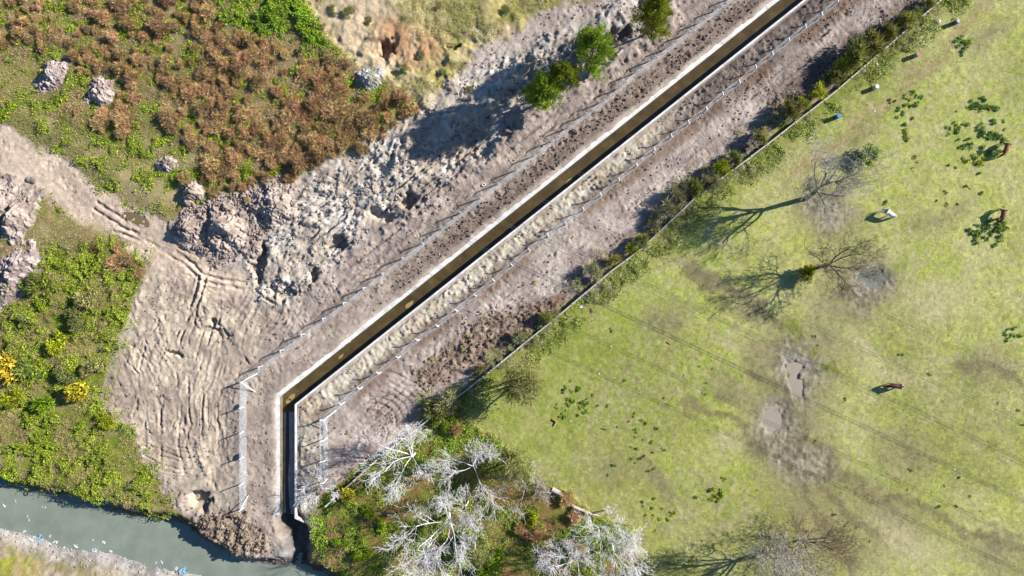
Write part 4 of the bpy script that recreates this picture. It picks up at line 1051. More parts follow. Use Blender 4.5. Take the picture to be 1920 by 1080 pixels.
def bare_tree(name, label, u, v, seed, trunk_h, limbs, limb_len, rad, cols, maxl=4, kids=(1.2, 1.3, 1.2, 1.0), up=0.6, spread=0.75, twig=0.018, lean=(0, 0), group=None, dirs=None, leafc=None, nleaf=0, tcols=None):
    rng = np.random.default_rng(seed); x, y = P(u, v); z = float(gz(x, y))
    root = empty(name, (x, y, z)); tag(root, label, 'tree', group)
    out = ([], [])
    p = np.array([0, 0, -0.3]); d = np.array([lean[0], lean[1], 1.0]); d /= np.linalg.norm(d); r = rad
    for i in range(5):
        d = d + rng.normal(size=3) * 0.05; d /= np.linalg.norm(d); q_ = p + d * (trunk_h + 0.3) / 5; r2 = r * 0.93
        out[0].append((p, q_, r, r2 if i < 4 else r * 0.3)); p = q_; r = r2
    trunk = [(a, b, c, e) for a, b, c, e in out[0]]; crown = ([], []); R = random.Random(seed)
    for k in range(limbs):
        a = (dirs[k][0] if dirs else 2 * PI * (k + rng.uniform(-.3, .3)) / limbs); el = dirs[k][1] if dirs else rng.uniform(0.5, 1.1); ll = dirs[k][2] if dirs else rng.uniform(0.8, 1.2)
        nd = np.array([math.cos(a) * math.cos(el), math.sin(a) * math.cos(el), math.sin(el)])
        grow(R, crown, tuple(p - d * rng.uniform(0, trunk_h * 0.25)), tuple(nd), limb_len * ll, r * rng.uniform(0.38, 0.6), 0, maxl, up, spread, kids, twig)
    v_, q_, c_ = tubes(trunk, rng, tcols or cols); link('trunk', build_mesh('trunk', v_, quads=q_, cols=c_, smooth=True, mat=M_BARK), root)
    cs = crown[0] + crown[1]
    v_, q_, c_ = tubes(cs, rng, cols); cr = link('crown', build_mesh('crown', v_, quads=q_, cols=c_, mat=M_BARK), root)
    if nleaf:
        tips = np.array([s_[1] for s_ in crown[1]])
        k = rng.integers(0, len(tips), nleaf); cen = tips[k] + rng.normal(size=(nleaf, 3)) * 0.22
        v_, q_, c_ = leaves(cen, rvec(rng, nleaf), 0.16 + 0.16 * rng.random(nleaf), pal(rng, nleaf, leafc), rng)
        link('foliage', build_mesh('foliage', v_, quads=q_, cols=c_, mat=M_LEAF), cr)
    return root
def D(u, v, el, l): return (math.atan2(-v, u), el, l)     # image direction -> limb
WK = dict(maxl=4, kids=(1.1, 1.2, 1.15, 0.8), spread=0.56, up=0.4, twig=0.014)
gw = 'bare white trees at the river end'
bare_tree('bare_tree', 'bare white tree nearest the end of the right fence, with limbs to the upper left', 778, 850, 11, 3.0, 6, 3.9, 0.21, WHITEB, dirs=[D(-60, -55, .5, 1.25), D(-12, -90, .55, 1.2), D(35, -60, .6, .9), D(-90, 5, .4, 1.15), D(-35, 60, .5, 1.1), D(40, 25, .7, .9)], group=gw, **WK)
bare_tree('bare_tree', 'bare white tree on the right of the pale clump, above the fallen trunk end', 888, 868, 12, 3.0, 5, 3.6, 0.16, WHITEB, dirs=[D(-40, -25, .5, 1.1), D(25, -60, .6, 1.0), D(45, -25, .55, 1.0), D(25, 45, .5, 1.1), D(-55, 30, .45, 1.0)], group=gw, **WK)
bare_tree('bare_tree', 'largest bare white tree, its fan of limbs reaching the bottom of the picture', 842, 962, 13, 3.2, 7, 4.7, 0.24, WHITEB, dirs=[D(-85, 10, .4, 1.15), D(-60, 55, .5, 1.2), D(-15, 80, .55, 1.15), D(20, 70, .55, 1.1), D(45, -30, .6, .8), D(-40, -60, .55, .95), D(-75, 35, .5, 1.2)], group=gw, **WK)
bare_tree('bare_tree', 'thin bare white tree between the clump and the fallen trunk', 878, 938, 14, 3.0, 4, 2.6, 0.11, WHITEB, group=gw, **WK)
bare_tree('bare_tree', 'bare white tree at the pasture edge, right of the lower end of the fallen trunk', 1122, 992, 15, 2.6, 5, 3.4, 0.16, WHITEB, dirs=[D(-8, -60, .7, 1.1), D(35, -45, .6, 1.0), D(50, 5, .6, 1.1), D(-40, 20, .5, .8), D(20, 40, .5, .8)], group=gw, **WK)
bare_tree('bare_tree', 'bare white tree touching the bottom edge, left of the pasture edge trees', 1078, 1035, 16, 3.0, 6, 4.0, 0.19, WHITEB, dirs=[D(-80, -20, .5, 1.1), D(-60, 25, .5, 1.0), D(0, 40, .5, 1.0), D(50, 20, .5, 1.0), D(20, -55, .7, .8), D(-40, -50, .6, .8)], group=gw, **WK)
bare_tree('bare_tree', 'rightmost bare white tree, standing out over the pasture grass', 1146, 1018, 17, 2.8, 5, 3.3, 0.16, WHITEB, dirs=[D(55, -35, .6, 1.2), D(60, 5, .55, 1.1), D(35, 40, .5, 1.0), D(5, 55, .5, 1.0), D(25, -55, .6, 1.0)], group=gw, **WK)
bare_tree('bare_sapling', 'small bare white sapling at the lower end of the right fence', 612, 915, 18, 0.9, 5, 2.1, 0.07, WHITEB, dirs=[D(-50, 10, .4, 1.2), D(-40, -25, .4, 1.0), D(20, -20, .5, .8), D(-20, 25, .4, .9), D(30, 10, .5, .8)], maxl=3, kids=(1.2, 1.3, 1.0), twig=0.02)
bare_tree('bare_tree', 'leaning grey bare tree with thin twigs at the root end of the fallen trunk', 985, 905, 19, 2.0, 5, 3.2, 0.14, GREYB, dirs=[D(-30, -20, .5, 1.0), D(-20, 40, .3, 1.0), D(30, -50, .5, 1.0), D(40, 10, .4, .8), D(-10, -50, .6, .9)], maxl=3, kids=(1.2, 1.3, 1.0), twig=0.022)
bare_tree('bare_tree', 'tall bare grey tree standing alone in the pasture, casting a long branching shadow', 1511, 373, 20, 4.4, 7, 4.9, 0.40, GREYB, tcols=DARKB, lean=(-0.02, 0.12), dirs=[D(40, -60, .7, 1.15), D(-40, -55, .55, 1.1), D(50, -25, .8, 1.2), D(40, 20, .6, .9), D(-10, 50, .7, .8), D(-60, 0, .6, .9), D(-5, -60, 1.0, 1.1)], maxl=4, kids=(1.2, 1.3, 1.2, 0.8), twig=0.016)
bare_tree('autumn_tree', 'nearly bare tree with a few yellow leaves, leaning right beside the round pond', 1526, 505, 21, 3.4, 6, 4.2, 0.28, DARKB, lean=(0.16, 0.1), dirs=[D(70, -35, .45, 1.2), D(30, -60, .6, .9), D(60, 15, .4, 1.0), D(-40, -20, .7, .8), D(20, 50, .5, .8), D(-30, 40, .7, .8)], maxl=4, kids=(1.2, 1.2, 1.1, 0.8), twig=0.015, leafc=YEL + [alb(226, 160, 40)], nleaf=170)
bare_tree('autumn_tree', 'nearly bare tree with orange leaves by the bottom edge of the pasture', 1436, 1032, 22, 3.2, 7, 6.0, 0.36, GREYB, tcols=DARKB, lean=(0.1, 0.0), maxl=4, kids=(1.2, 1.3, 1.2, 0.8), twig=0.02, leafc=[alb(214, 160, 50), alb(190, 150, 60), alb(170, 150, 50)], nleaf=900)
bare_tree('autumn_tree', 'dark twigged tree with sparse ochre leaves, right of the orange leaved tree', 1500, 1012, 23, 1.2, 8, 4.4, 0.2, DARKB, maxl=3, kids=(1.3, 1.3, 1.1), up=0.3, twig=0.016, dirs=[D(-30, -40, .4, 1.0), D(40, -40, .4, 1.0), D(70, -15, .35, 1.1), D(70, 15, .3, 1.1), D(20, 50, .4, .9), D(-50, 20, .5, .8), D(10, -60, .5, .9), D(60, 0, .5, 1.0)], leafc=[alb(214, 160, 50), alb(196, 170, 90)], nleaf=420)

# casuarinas
def casuarina(label, u, v, h, rad, seed, low):
    rng = np.random.default_rng(seed); x, y = P(u, v); z = float(gz(x, y))
    root = empty('casuarina_tree', (x, y, z)); tag(root, label, 'tree', 'dark green trees beside the spoil strip')
    segs = []; p = np.array([0, 0, -0.4]); d = np.array([0, 0, 1.0]); r = 0.24
    limbs = []
    for i in range(12):
        d = d + rng.normal(size=3) * 0.035; d /= np.linalg.norm(d); q_ = p + d * (h * 0.93 + .4) / 12; r2 = max(0.03, r * 0.87)
        segs.append((p, q_, r, r2)); p = q_; r = r2
        if q_[2] > low: limbs.append((p.copy(), r))
    ls = []; tips = []
    for (p, r) in limbs:
        f = (p[2] - low) / (h - low)
        for k in range(9):
            a = rng.random() * 2 * PI; el = rng.uniform(0.25, 0.9) + 0.3 * f
            prof = math.sin(min(1, 0.22 + f * 0.9) * PI) ** 0.6
            L = rad * max(0.3, prof) * rng.uniform(0.55, 1.12)
            nd = np.array([math.cos(a) * math.cos(el), math.sin(a) * math.cos(el), math.sin(el)])
            e = p + nd * L; m_ = p + nd * L * 0.5 - np.array([0, 0, 0.08 * L])
            ls += [(p, m_, r * 0.4, 0.03), (m_, e, 0.03, 0.015)]
            tips += [(e, nd), (m_ + rng.normal(size=3) * 0.25, nd), (e * 0.7 + m_ * 0.3 + rng.normal(size=3) * 0.3, nd), (e + rng.normal(size=3) * 0.35, nd)]
    v_, q_, c_ = tubes(segs, rng, [alb(150, 128, 104), alb(120, 100, 82)]); link('trunk', build_mesh('trunk', v_, quads=q_, cols=c_, smooth=True, mat=M_BARK), root)
    B_, Dn_, Cn_ = [], [], []
    for (e, nd) in tips:
        n = 34; dd = norm(nd * 0.55 + np.array([0, 0, 0.75]) + rng.normal(size=(n, 3)) * 0.42)
        B_.append(e + rng.normal(size=(n, 3)) * [0.2, 0.2, 0.18]); Dn_.append(dd); Cn_.append(pal(rng, n, CASU, 0.15) * rng.uniform(0.75, 1.25))
    B_ = np.concatenate(B_); Dn_ = np.concatenate(Dn_); Cn_ = np.concatenate(Cn_)
    v_, t_, c_ = blades(B_, Dn_, 0.42 + 0.35 * rng.random(len(B_)), 0.07 + 0.05 * rng.random(len(B_)), Cn_, rng)
    bv, bq, bc = tubes(ls, rng, [alb(120, 100, 82)])
    me = build_mesh('crown', np.concatenate([v_, bv]), tris=t_, quads=bq + len(v_), cols=np.concatenate([c_, bc]), mat=M_LEAF)
    link('crown', me, root); return root
casuarina('largest green casuarina in the row of three beside the spoil strip', 1101, 146, 15.0, 3.0, 51, 5.0)
casuarina('middle green casuarina, slightly hidden by its two neighbours', 1047, 172, 12.0, 2.3, 52, 4.0)
casuarina('lowest green casuarina in the row of three, furthest from the top edge', 1014, 195, 11.5, 2.9, 53, 3.0)
casuarina('green casuarina cut by the top edge of the picture', 1206, 68, 14.0, 3.2, 54, 4.0)

# ------------------------------------------------------------------ hedge shrubs beside the wall
olive_me = [shrub_mesh('hedge_shrub', 140 + i, OLIVE, n=900, rx=1.0, rz=1.3, blade=(0.42, 0.07), up=1.2, lumps=9, leaf=160, leafsz=0.16, leafcols=OLIVE + GREEN[:2], mat=M_LEAF) for i in range(3)]
pale_me = [shrub_mesh('hedge_shrub', 150 + i, PALE + OLIVE[:1], n=800, rx=1.0, rz=1.2, blade=(0.5, 0.045), up=1.0, lumps=8, mat=M_DRY) for i in range(2)]
yelg_me = shrub_mesh('hedge_shrub', 160, [alb(170, 168, 40), alb(140, 150, 36), alb(190, 184, 70)], n=800, rx=1.0, rz=1.2, blade=(0.36, 0.07), up=0.9, lumps=8, leaf=240, leafsz=0.16, mat=M_LEAF)
hs = [(1742, 8, 1.6, 'o'), (1712, 38, 1.9, 'o'), (1690, 52, 1.7, 'o'), (1655, 78, 2.1, 'o'), (1625, 100, 2.3, 'o'), (1602, 118, 2.2, 'o'), (1578, 135, 2.3, 'y'), (1560, 152, 1.8, 'o'), (1530, 178, 1.5, 'y'), (1502, 200, 1.6, 'y'), (1478, 214, 2.3, 'o'), (1425, 262, 1.4, 'o'), (1378, 305, 1.8, 'o'), (1352, 325, 2.3, 'y'),
      (1330, 345, 1.7, 'p'), (1300, 362, 2.1, 'o'), (1272, 365, 2.0, 'p'), (1248, 400, 2.0, 'p'), (1228, 425, 1.6, 'p'), (1206, 455, 1.7, 'o'), (1188, 470, 2.0, 'y'), (1155, 492, 1.3, 'o'), (1112, 512, 1.6, 'p'), (1042, 588, 1.7, 'p'), (1030, 600, 1.4, 'o'), (980, 632, 1.3, 'p'), (905, 694, 1.4, 'o'), (850, 752, 1.9, 'p'), (828, 768, 1.6, 'o'), (822, 790, 1.3, 'y')]
kinds = {'o': 'olive green', 'y': 'yellow green', 'p': 'pale twiggy'}
ords = ['first', 'second', 'third', 'fourth', 'fifth', 'sixth', 'seventh', 'eighth', 'ninth', 'tenth', 'eleventh', 'twelfth', 'thirteenth', 'fourteenth', 'fifteenth', 'sixteenth']
cnt = {'o': 0, 'y': 0, 'p': 0}
for i, (u, v, s_, k) in enumerate(hs):
    me = olive_me[i % 3] if k == 'o' else (pale_me[i % 2] if k == 'p' else yelg_me)
    place('hedge_shrub', me, u - 3, v - 3, s_ * rnd.choice((.6, .75, .9, 1.0)), '%s shrub in the hedge by the concrete wall, %s of these from the top' % (kinds[k], ords[cnt[k]]), 'shrub', 'hedge shrubs along the concrete wall', sz=rnd.uniform(1.0, 1.35)); cnt[k] += 1

# other single bushes
gb = shrub_mesh('green_bush', 171, GREEN[:3], n=700, rx=1.0, rz=0.8, blade=(0.26, 0.09), up=0.7, lumps=9, leaf=600, leafsz=0.2, leafcols=GREEN, mat=M_LEAF)
place('green_bush', gb, 1619, 296, 1.75, 'round bright green bush in the pasture near the bare grey tree', 'bush', sz=1.2)
place('green_bush', gb, 1508, 512, 1.25, 'dark leafy bush at the foot of the nearly bare tree by the round pond', 'bush', sz=1.7)
yb = shrub_mesh('yellow_bush', 172, YEL, n=700, rx=1.0, rz=1.0, blade=(0.26, 0.1), up=0.7, lumps=9, leaf=500, leafsz=0.22, leafcols=YEL, mat=M_LEAF)
place('yellow_bush', yb, 152, 728, 2.0, 'yellow flowering bush at the edge of the bare earth', 'bush', sz=1.2)
place('yellow_bush', yb, 8, 690, 2.6, 'yellow bush cut by the left edge of the picture', 'bush', sz=1.0)
place('yellow_bush', yb, 652, 918, 1.5, 'yellow bush under the white trees beside the lower end of the wall', 'bush', sz=0.9)
willow = shrub_mesh('willow_tree', 173, PALE[:2] + OLIVE, n=2600, rx=1.0, rz=1.5, blade=(0.26, 0.02), up=0.8, lumps=16, leaf=700, leafsz=0.07, leafcols=OLIVE, mat=M_LEAF)
for (u, v, s_, lb) in [(978, 712, 3.3, 'large pale olive bush over the wall casting a dark shadow on the grass'), (962, 858, 2.7, 'grey green bush behind the bare white trees'), (900, 1012, 2.2, 'olive bush right of the largest bare white tree')]:
    place('willow_bush', willow, u, v, s_, lb, 'bush', sz=1.9)
lw = [(60, 690, 1.9), (110, 640, 1.7), (150, 600, 1.8), (40, 650, 1.6), (90, 760, 1.7), (170, 560, 1.5), (80, 530, 1.9), (30, 740, 1.8), (130, 700, 1.5), (60, 600, 1.5), (200, 790, 1.4), (180, 690, 1.6)]
lg = [shrub_mesh('slope_shrub', 180 + i, [OLIVE, GREEN, OLIVE + PALE[:2]][i], n=900, rx=1.0, rz=0.9, blade=(0.3, 0.07), up=0.7, lumps=9, leaf=350, leafsz=0.18, leafcols=[GREEN, GREEN, OLIVE][i], mat=M_LEAF) for i in range(3)]
for i, (u, v, s_) in enumerate(lw):
    kd = ('grey olive', 'bright green', 'straw tinged olive')[i % 3]; wh = 'near the left edge of the slope' if u < 62 else 'beside the yellow bush' if v > 685 else 'in the upper part of the slope' if v < 615 else 'in the middle of the slope'
    place('slope_shrub', lg[i % 3], u, v, s_, '%s shrub %s above the river' % (kd, wh), 'shrub', '%s shrubs %s' % (kd, wh), sz=rnd.uniform(.9, 1.3))
for (u, v, s_) in [(890, 1000, 1.6), (925, 1040, 1.7), (905, 1060, 1.5), (690, 960, 1.3), (680, 1030, 1.4), (720, 985, 1.1), (640, 1010, 1.2), (840, 790, 1.4), (1000, 975, 1.2), (1010, 1010, 1.3)]:
    place('thicket_shrub', lg[1], u, v, s_, 'dark green shrub in the thicket around the bare white trees', 'shrub', 'green shrubs among the bare white trees', sz=rnd.uniform(.8, 1.2))
for (u, v, s_) in [(850, 805, 1.5), (1000, 1000, 1.6), (980, 990, 1.3), (1060, 930, 1.3), (1075, 965, 1.2), (1030, 1040, 1.3)]:
    place('dry_shrub', brown_me[rnd.randrange(6)], u, v, s_, 'rusty brown dry shrub among the bare white trees', 'shrub', 'dry shrubs among the bare white trees')
for (u, v, s_) in [(625, 20, 1.0), (655, 25, 1.2), (600, 45, 1.1), (690, 40, 1.0), (790, 105, 0.9), (880, 170, 0.8), (760, 130, 0.8), (820, 12, 1.0), (945, 20, 1.0), (830, 135, 0.9)]:
    place('grass_tussock', lg[2], u, v, s_ * 0.8, 'low olive tussock on the sandy washed slope at the top', 'shrub', 'tussocks on the sandy slope', sz=0.6)

# ------------------------------------------------------------------ weeds in the pasture
wm = [shrub_mesh('weed_clump', 200 + i, DARKG if i < 3 else GREEN, n=70, rx=0.5, rz=0.35, blade=(0.2, 0.07), up=0.5, lumps=4, leaf=110, leafsz=0.16, leafcols=DARKG if i < 3 else GREEN, mat=M_LEAF) for i in range(5)]
wspots = []
CL = {1: 'in the large patch beside the chestnut horse', 2: 'in the dark patch beside the brown horse', 3: 'near the round bright bush', 4: 'near the plain white drum', 5: 'below the uppermost drum', 6: 'in the patch by the orange brown log', 7: 'in the loose line below the middle of the pasture', 8: 'in the tight bright patch low in the pasture', 9: 'above the orange leaved tree', 10: 'in the small patch at the right edge', 12: 'in the open grass right of the wall', 14: 'above the white horse'}
def clus(u, v, ru, rv, n, smin, smax, bright, seed):
    r = random.Random(seed)
    for _ in range(n):
        a = r.uniform(0, 2 * PI); q_ = math.sqrt(r.random())
        wspots.append((u + ru * q_ * math.cos(a), v + rv * q_ * math.sin(a), r.uniform(smin, smax), r.random() < bright, CL.get(seed, 'alone in the open pasture')))
clus(1832, 245, 55, 65, 62, 0.55, 1.3, .2, 1); clus(1855, 435, 36, 26, 26, 0.7, 1.5, .1, 2); clus(1700, 240, 30, 30, 8, .5, 1.1, .6, 3); clus(1695, 190, 40, 20, 12, .5, 1.1, .2, 4)
clus(1805, 85, 16, 18, 9, .6, 1.3, .2, 5); clus(1075, 755, 34, 34, 26, .4, 1.0, .3, 6); clus(1215, 830, 40, 70, 20, .4, .9, .8, 7); clus(1342, 925, 14, 16, 11, .6, 1.2, 1, 8)
clus(1235, 960, 40, 40, 12, .5, 1.0, .9, 9); clus(1895, 630, 18, 18, 7, .6, 1.1, .1, 10); clus(1500, 800, 420, 270, 26, .35, .8, .3, 11); clus(1190, 700, 150, 110, 16, .35, .7, .2, 12); clus(1640, 30 + 60, 0.1, 0.1, 1, .5, .6, .2, 13)
clus(1780, 330, 90, 60, 14, .4, .9, .5, 14)
wspots += [(1760, 950, .8, 0), (1792, 950, .8, 0), (1690, 664, .9, 0), (1585, 748, .6, 0), (1358, 899, .9, 1), (1295, 1052, .9, 1), (1152, 872, .8, 0), (1337, 1022, .6, 1), (1750, 20, .8, 0), (1660, 380, .9, 0)]
for i, ws in enumerate(wspots):
    u, v, s_, br = ws[:4]; wh = ws[4] if len(ws) > 4 else 'alone in the open pasture'
    place('weed_clump', wm[3 + i % 2] if br else wm[i % 3], u, v, s_, ('bright' if br else 'dark') + ' green weed clump ' + wh, 'weed', 'weed clumps ' + wh, sz=rnd.uniform(.5, .8))

# ------------------------------------------------------------------ fallen trunk
def fallen():
    rng = np.random.default_rng(91)
    pts = [(1034, 915), (1047, 922), (1060, 933), (1075, 948), (1092, 955), (1108, 962), (1122, 966)]
    rads = [0.42, 0.38, 0.32, 0.27, 0.22, 0.17, 0.12]
    P3 = [PG(u, v) + Vector((0, 0, r + 0.1)) for (u, v), r in zip(pts, rads)]
    root = empty('fallen_trunk', P3[0] - Vector((0, 0, 0.4))); tag(root, 'big fallen tree trunk lying in the weeds at the pasture edge', 'log')
    o = np.array(root.location)
    segs = [(np.array(P3[i]) - o, np.array(P3[i + 1]) - o, rads[i], rads[i + 1]) for i in range(6)]
    v_, q_, c_ = tubes(segs, rng, [alb(178, 162, 146), alb(150, 136, 122), alb(196, 184, 168)]); link('trunk', build_mesh('trunk', v_, quads=q_, cols=c_, smooth=True, mat=M_BARK), root)
    a = np.array(P3[5]) - o; b = np.array(PG(1157, 948) + Vector((0, 0, 0.9))) - o
    v_, q_, c_ = tubes([(a, (a + b) / 2 + [0, .15, .3], .12, .09), ((a + b) / 2 + [0, .15, .3], b, .09, .06)], rng, [alb(180, 152, 126)]); link('branch', build_mesh('branch', v_, quads=q_, cols=c_, mat=M_BARK), root)
    out = ([], [])
    for k in range(9):
        ang = rng.uniform(1.6, 4.4); nd = np.array([math.cos(ang) * .85, math.sin(ang) * .85, rng.uniform(0.0, .6)])
        grow(random.Random(k), out, (0, 0, .35), tuple(nd), rng.uniform(1.2, 2.6), .07, 1, 3, .1, .7, (1, 1.1, 1.0), .02)
    v_, q_, c_ = tubes(out[0] + out[1], rng, [alb(170, 150, 130), alb(140, 122, 104)]); link('roots', build_mesh('roots', v_, quads=q_, cols=c_, mat=M_BARK), root)
fallen()

# ------------------------------------------------------------------ drums
def lathe(prof, n=24):
    v = []; f = []
    for (r, z) in prof:
        for k in range(n): v.append((r * math.cos(2 * PI * k / n), r * math.sin(2 * PI * k / n), z))
    for i in range(len(prof) - 1):
        for k in range(n): f.append((i * n + k, i * n + (k + 1) % n, (i + 1) * n + (k + 1) % n, (i + 1) * n + k))
    return v, f
def drum(label, u, v, body, lid):
    x, y = P(u, v, 0.9); z = float(gz(x, y))
    root = empty('drum', (x, y, z)); tag(root, label, 'drum', 'drums standing in the pasture'); root.scale = (1.12, 1.12, 1.12)
    vv, ff = lathe([(0.0, 0.0), (0.27, 0.0), (0.29, 0.02), (0.29, 0.28), (0.305, 0.30), (0.29, 0.32), (0.29, 0.58), (0.305, 0.60), (0.29, 0.62), (0.29, 0.87), (0.30, 0.885), (0.285, 0.89), (0.28, 0.875)])
    link('body', pymesh('body', vv, ff, mat_flat('drum_paint', tuple(np.array(body) * 0.85), body, 4, 0.5, 0.4), True), root)
    vv, ff = lathe([(0.279, 0.86), (0.20, 0.868), (0.001, 0.868)])
    link('lid', pymesh('lid', vv, ff, mat_flat('drum_lid', tuple(np.array(lid) * 0.85), lid, 5, 0.6, 0.3)), root)
    vv, ff = lathe([(0.04, 0.86), (0.04, 0.895), (0.001, 0.897)], 10)
    b = link('bung', pymesh('bung', vv, ff, M_POST), root); b.location = (0.16, 0.05, 0)
drum('blue plastic drum, lowest of the four drums beside the hedge', 1573, 217, tuple(alb(20, 104, 190)), tuple(alb(70, 150, 225)))
drum('plain white drum in the line of drums beside the hedge', 1645, 162, tuple(alb(236, 232, 226)), tuple(alb(250, 250, 246)))
drum('grey drum with a red lid beside the hedge', 1722, 101, tuple(alb(150, 170, 196)), tuple(alb(226, 120, 96)))
drum('grey metal drum, uppermost of the four drums beside the hedge', 1797, 39, tuple(alb(84, 112, 128)), tuple(alb(190, 200, 206)))

# ------------------------------------------------------------------ horses
def skin_mesh(name, verts, edges, radii, root_i, subs=2):
    me = bpy.data.meshes.new(name + '_cage'); me.from_pydata(verts, edges, [])
    bm = bmesh.new(); bm.from_mesh(me); lay_ = bm.verts.layers.skin.verify(); bm.verts.ensure_lookup_table()
    for i, v in enumerate(bm.verts):
        v[lay_].radius = radii[i] if hasattr(radii[i], '__len__') else (radii[i], radii[i]); v[lay_].use_root = (i == root_i)
    bm.to_mesh(me); bm.free()
    o = bpy.data.objects.new(name + '_cage', me); COL.objects.link(o)
    m1 = o.modifiers.new('skin', 'SKIN'); m1.use_smooth_shade = True
    m2 = o.modifiers.new('sub', 'SUBSURF'); m2.levels = subs; m2.render_levels = subs
    dg = bpy.context.evaluated_depsgraph_get(); dg.update()
    res = bpy.data.meshes.new_from_object(o.evaluated_get(dg)); res.name = name
    bpy.data.objects.remove(o); bpy.data.meshes.remove(me)
    return res
def horse(label, u, v, heading, body, mane, seed, side=0.25, s=1.0, legs=None):
    rng = random.Random(seed); x, y = P(u, v, 1.2); z = float(gz(x, y))
    a = math.atan2(-heading[1], heading[0])
    root = empty('horse', (x, y, z), a, (s * 1.08, s * 1.3, s * 1.05)); tag(root, label, 'horse', 'horses grazing in the pasture')
    L = [rng.uniform(-.12, .12) for _ in range(4)]
    V_ = [(-0.62, 0, 1.18), (-0.25, 0, 1.16), (0.15, 0, 1.14), (0.50, 0, 1.20),               # 0-3 trunk
          (0.86, side * .2, 1.06), (1.10, side * .6, 0.74), (1.24, side, 0.46), (1.36, side * 1.25, 0.22), (1.42, side * 1.35, 0.08)]   # 4-8 neck, poll, face, muzzle
    R_ = [(0.27, 0.29), (0.29, 0.31), (0.28, 0.31), (0.24, 0.28), (0.15, 0.19), (0.12, 0.15), (0.10, 0.12), (0.075, 0.085), (0.055, 0.06)]
    E_ = [(i, i + 1) for i in range(8)]
    def leg(root_i, pts, rads):
        prev = root_i
        for p, r in zip(pts, rads): V_.append(p); R_.append(r); E_.append((prev, len(V_) - 1)); prev = len(V_) - 1
    for sgn, j in ((1, 0), (-1, 1)):
        d = L[j]; leg(3, [(0.54, sgn * .17, 0.92), (0.56 + d * .4, sgn * .17, 0.52), (0.54 + d, sgn * .17, 0.14), (0.58 + d, sgn * .17, 0.03)], [.12, .062, .045, .06])
        d = L[2 + j]; leg(0, [(-0.60, sgn * .18, 0.86), (-0.78 + d * .4, sgn * .18, 0.50), (-0.72 + d, sgn * .18, 0.14), (-0.68 + d, sgn * .18, 0.03)], [.15, .075, .048, .06])
    # ears
    leg(6 - 1, [(1.08, side * .6 + .09, 0.92)], [.03]); leg(6 - 1, [(1.08, side * .6 - .09, 0.92)], [.03])
    me = skin_mesh('body', V_, E_, R_, 1)
    me.materials.clear(); me.materials.append(mat_flat('horse_coat', tuple(np.array(body) * 0.8), tuple(body), 2.5, 0.6, 0.3))
    link('body', me, root)
    mm = mat_flat('horse_hair', tuple(np.array(mane) * 0.8), tuple(mane), 6, 0.8)
    tl = skin_mesh('tail', [(-0.86, 0, 1.26), (-1.00, 0, 1.12), (-1.04, 0.02, 0.80), (-1.0, 0.03, 0.48)], [(0, 1), (1, 2), (2, 3)], [.05, .06, .075, .03], 0, 1); tl.materials.clear(); link('tail', tl, root, mm)
    mn = skin_mesh('mane', [(0.62, side * .1, 1.44), (0.92, side * .35, 1.22), (1.10, side * .62, 0.92), (1.20, side * .85, 0.72)], [(0, 1), (1, 2), (2, 3)], [(.03, .05), (.03, .07), (.03, .06), (.03, .03)], 0, 1); mn.materials.clear(); link('mane', mn, root, mm)
horse('white horse grazing in the pasture with its head lowered', 1669, 400, (0.84, 0.54), tuple(alb(250, 246, 240)), tuple(alb(200, 196, 190)), 1, 0.3, 0.98)
horse('chestnut horse beside the large patch of weeds on the right edge', 1888, 277, (-0.25, 0.97), tuple(alb(150, 92, 62)), tuple(alb(214, 160, 120)), 2, -0.25, 1.0)
horse('brown horse standing above the dark weed patch at the right edge', 1882, 401, (-0.12, 0.99), tuple(alb(132, 86, 66)), tuple(alb(110, 70, 54)), 3, -0.25, 0.98)
horse('dark brown horse standing alone in the middle right of the pasture', 1681, 724, (-0.97, -0.1), tuple(alb(112, 66, 50)), tuple(alb(50, 34, 30)), 4, 0.2, 1.0)

# ------------------------------------------------------------------ overhead power cables (twin conductors)
HC = 7.2
cot = 1 / math.tan(math.radians(SUN_EL))
def tube_me(name, pts, r, mat, k=5):
    segs = [(pts[i], pts[i + 1], r, r) for i in range(len(pts) - 1)]
    v_, q_, c_ = tubes(segs, np.random.default_rng(1), [np.array([.2, .2, .2])], thin=k)
    return build_mesh(name, v_, quads=q_, mat=mat)
for i, L0 in enumerate([490, 567, 638, 700]):
    sx, sy = 0.0, 0.0
    def wp(u, dv): 
        x, y = (u - 960) * S, (540 - (L0 + dv + (u - 1400) * 0.465)) * S
        return np.array([x + sx, y + sy, HC])
    root = empty('power_line', tuple(wp(1400, 0) - [0, 0, HC])); o = np.array(root.location)
    tag(root, 'pair of thin overhead power cables crossing the pasture, %s pair from the top' % ords[i], 'power line', 'overhead cable pairs')
    for dv in (-2.6, 2.6):
        us = np.linspace(-900, 3300, 22)
        link('cable', tube_me('cable', [wp(u, dv) - o + np.array([0, 0, 0.9 * ((u - 1200) / 2100) ** 2]) for u in us], 0.02, M_CABLE), root)
    for u in range(-300, 2600, 420):
        link('spacer', tube_me('spacer', [wp(u, -2.6) - o, wp(u, 2.6) - o], 0.02, M_CABLE), root)

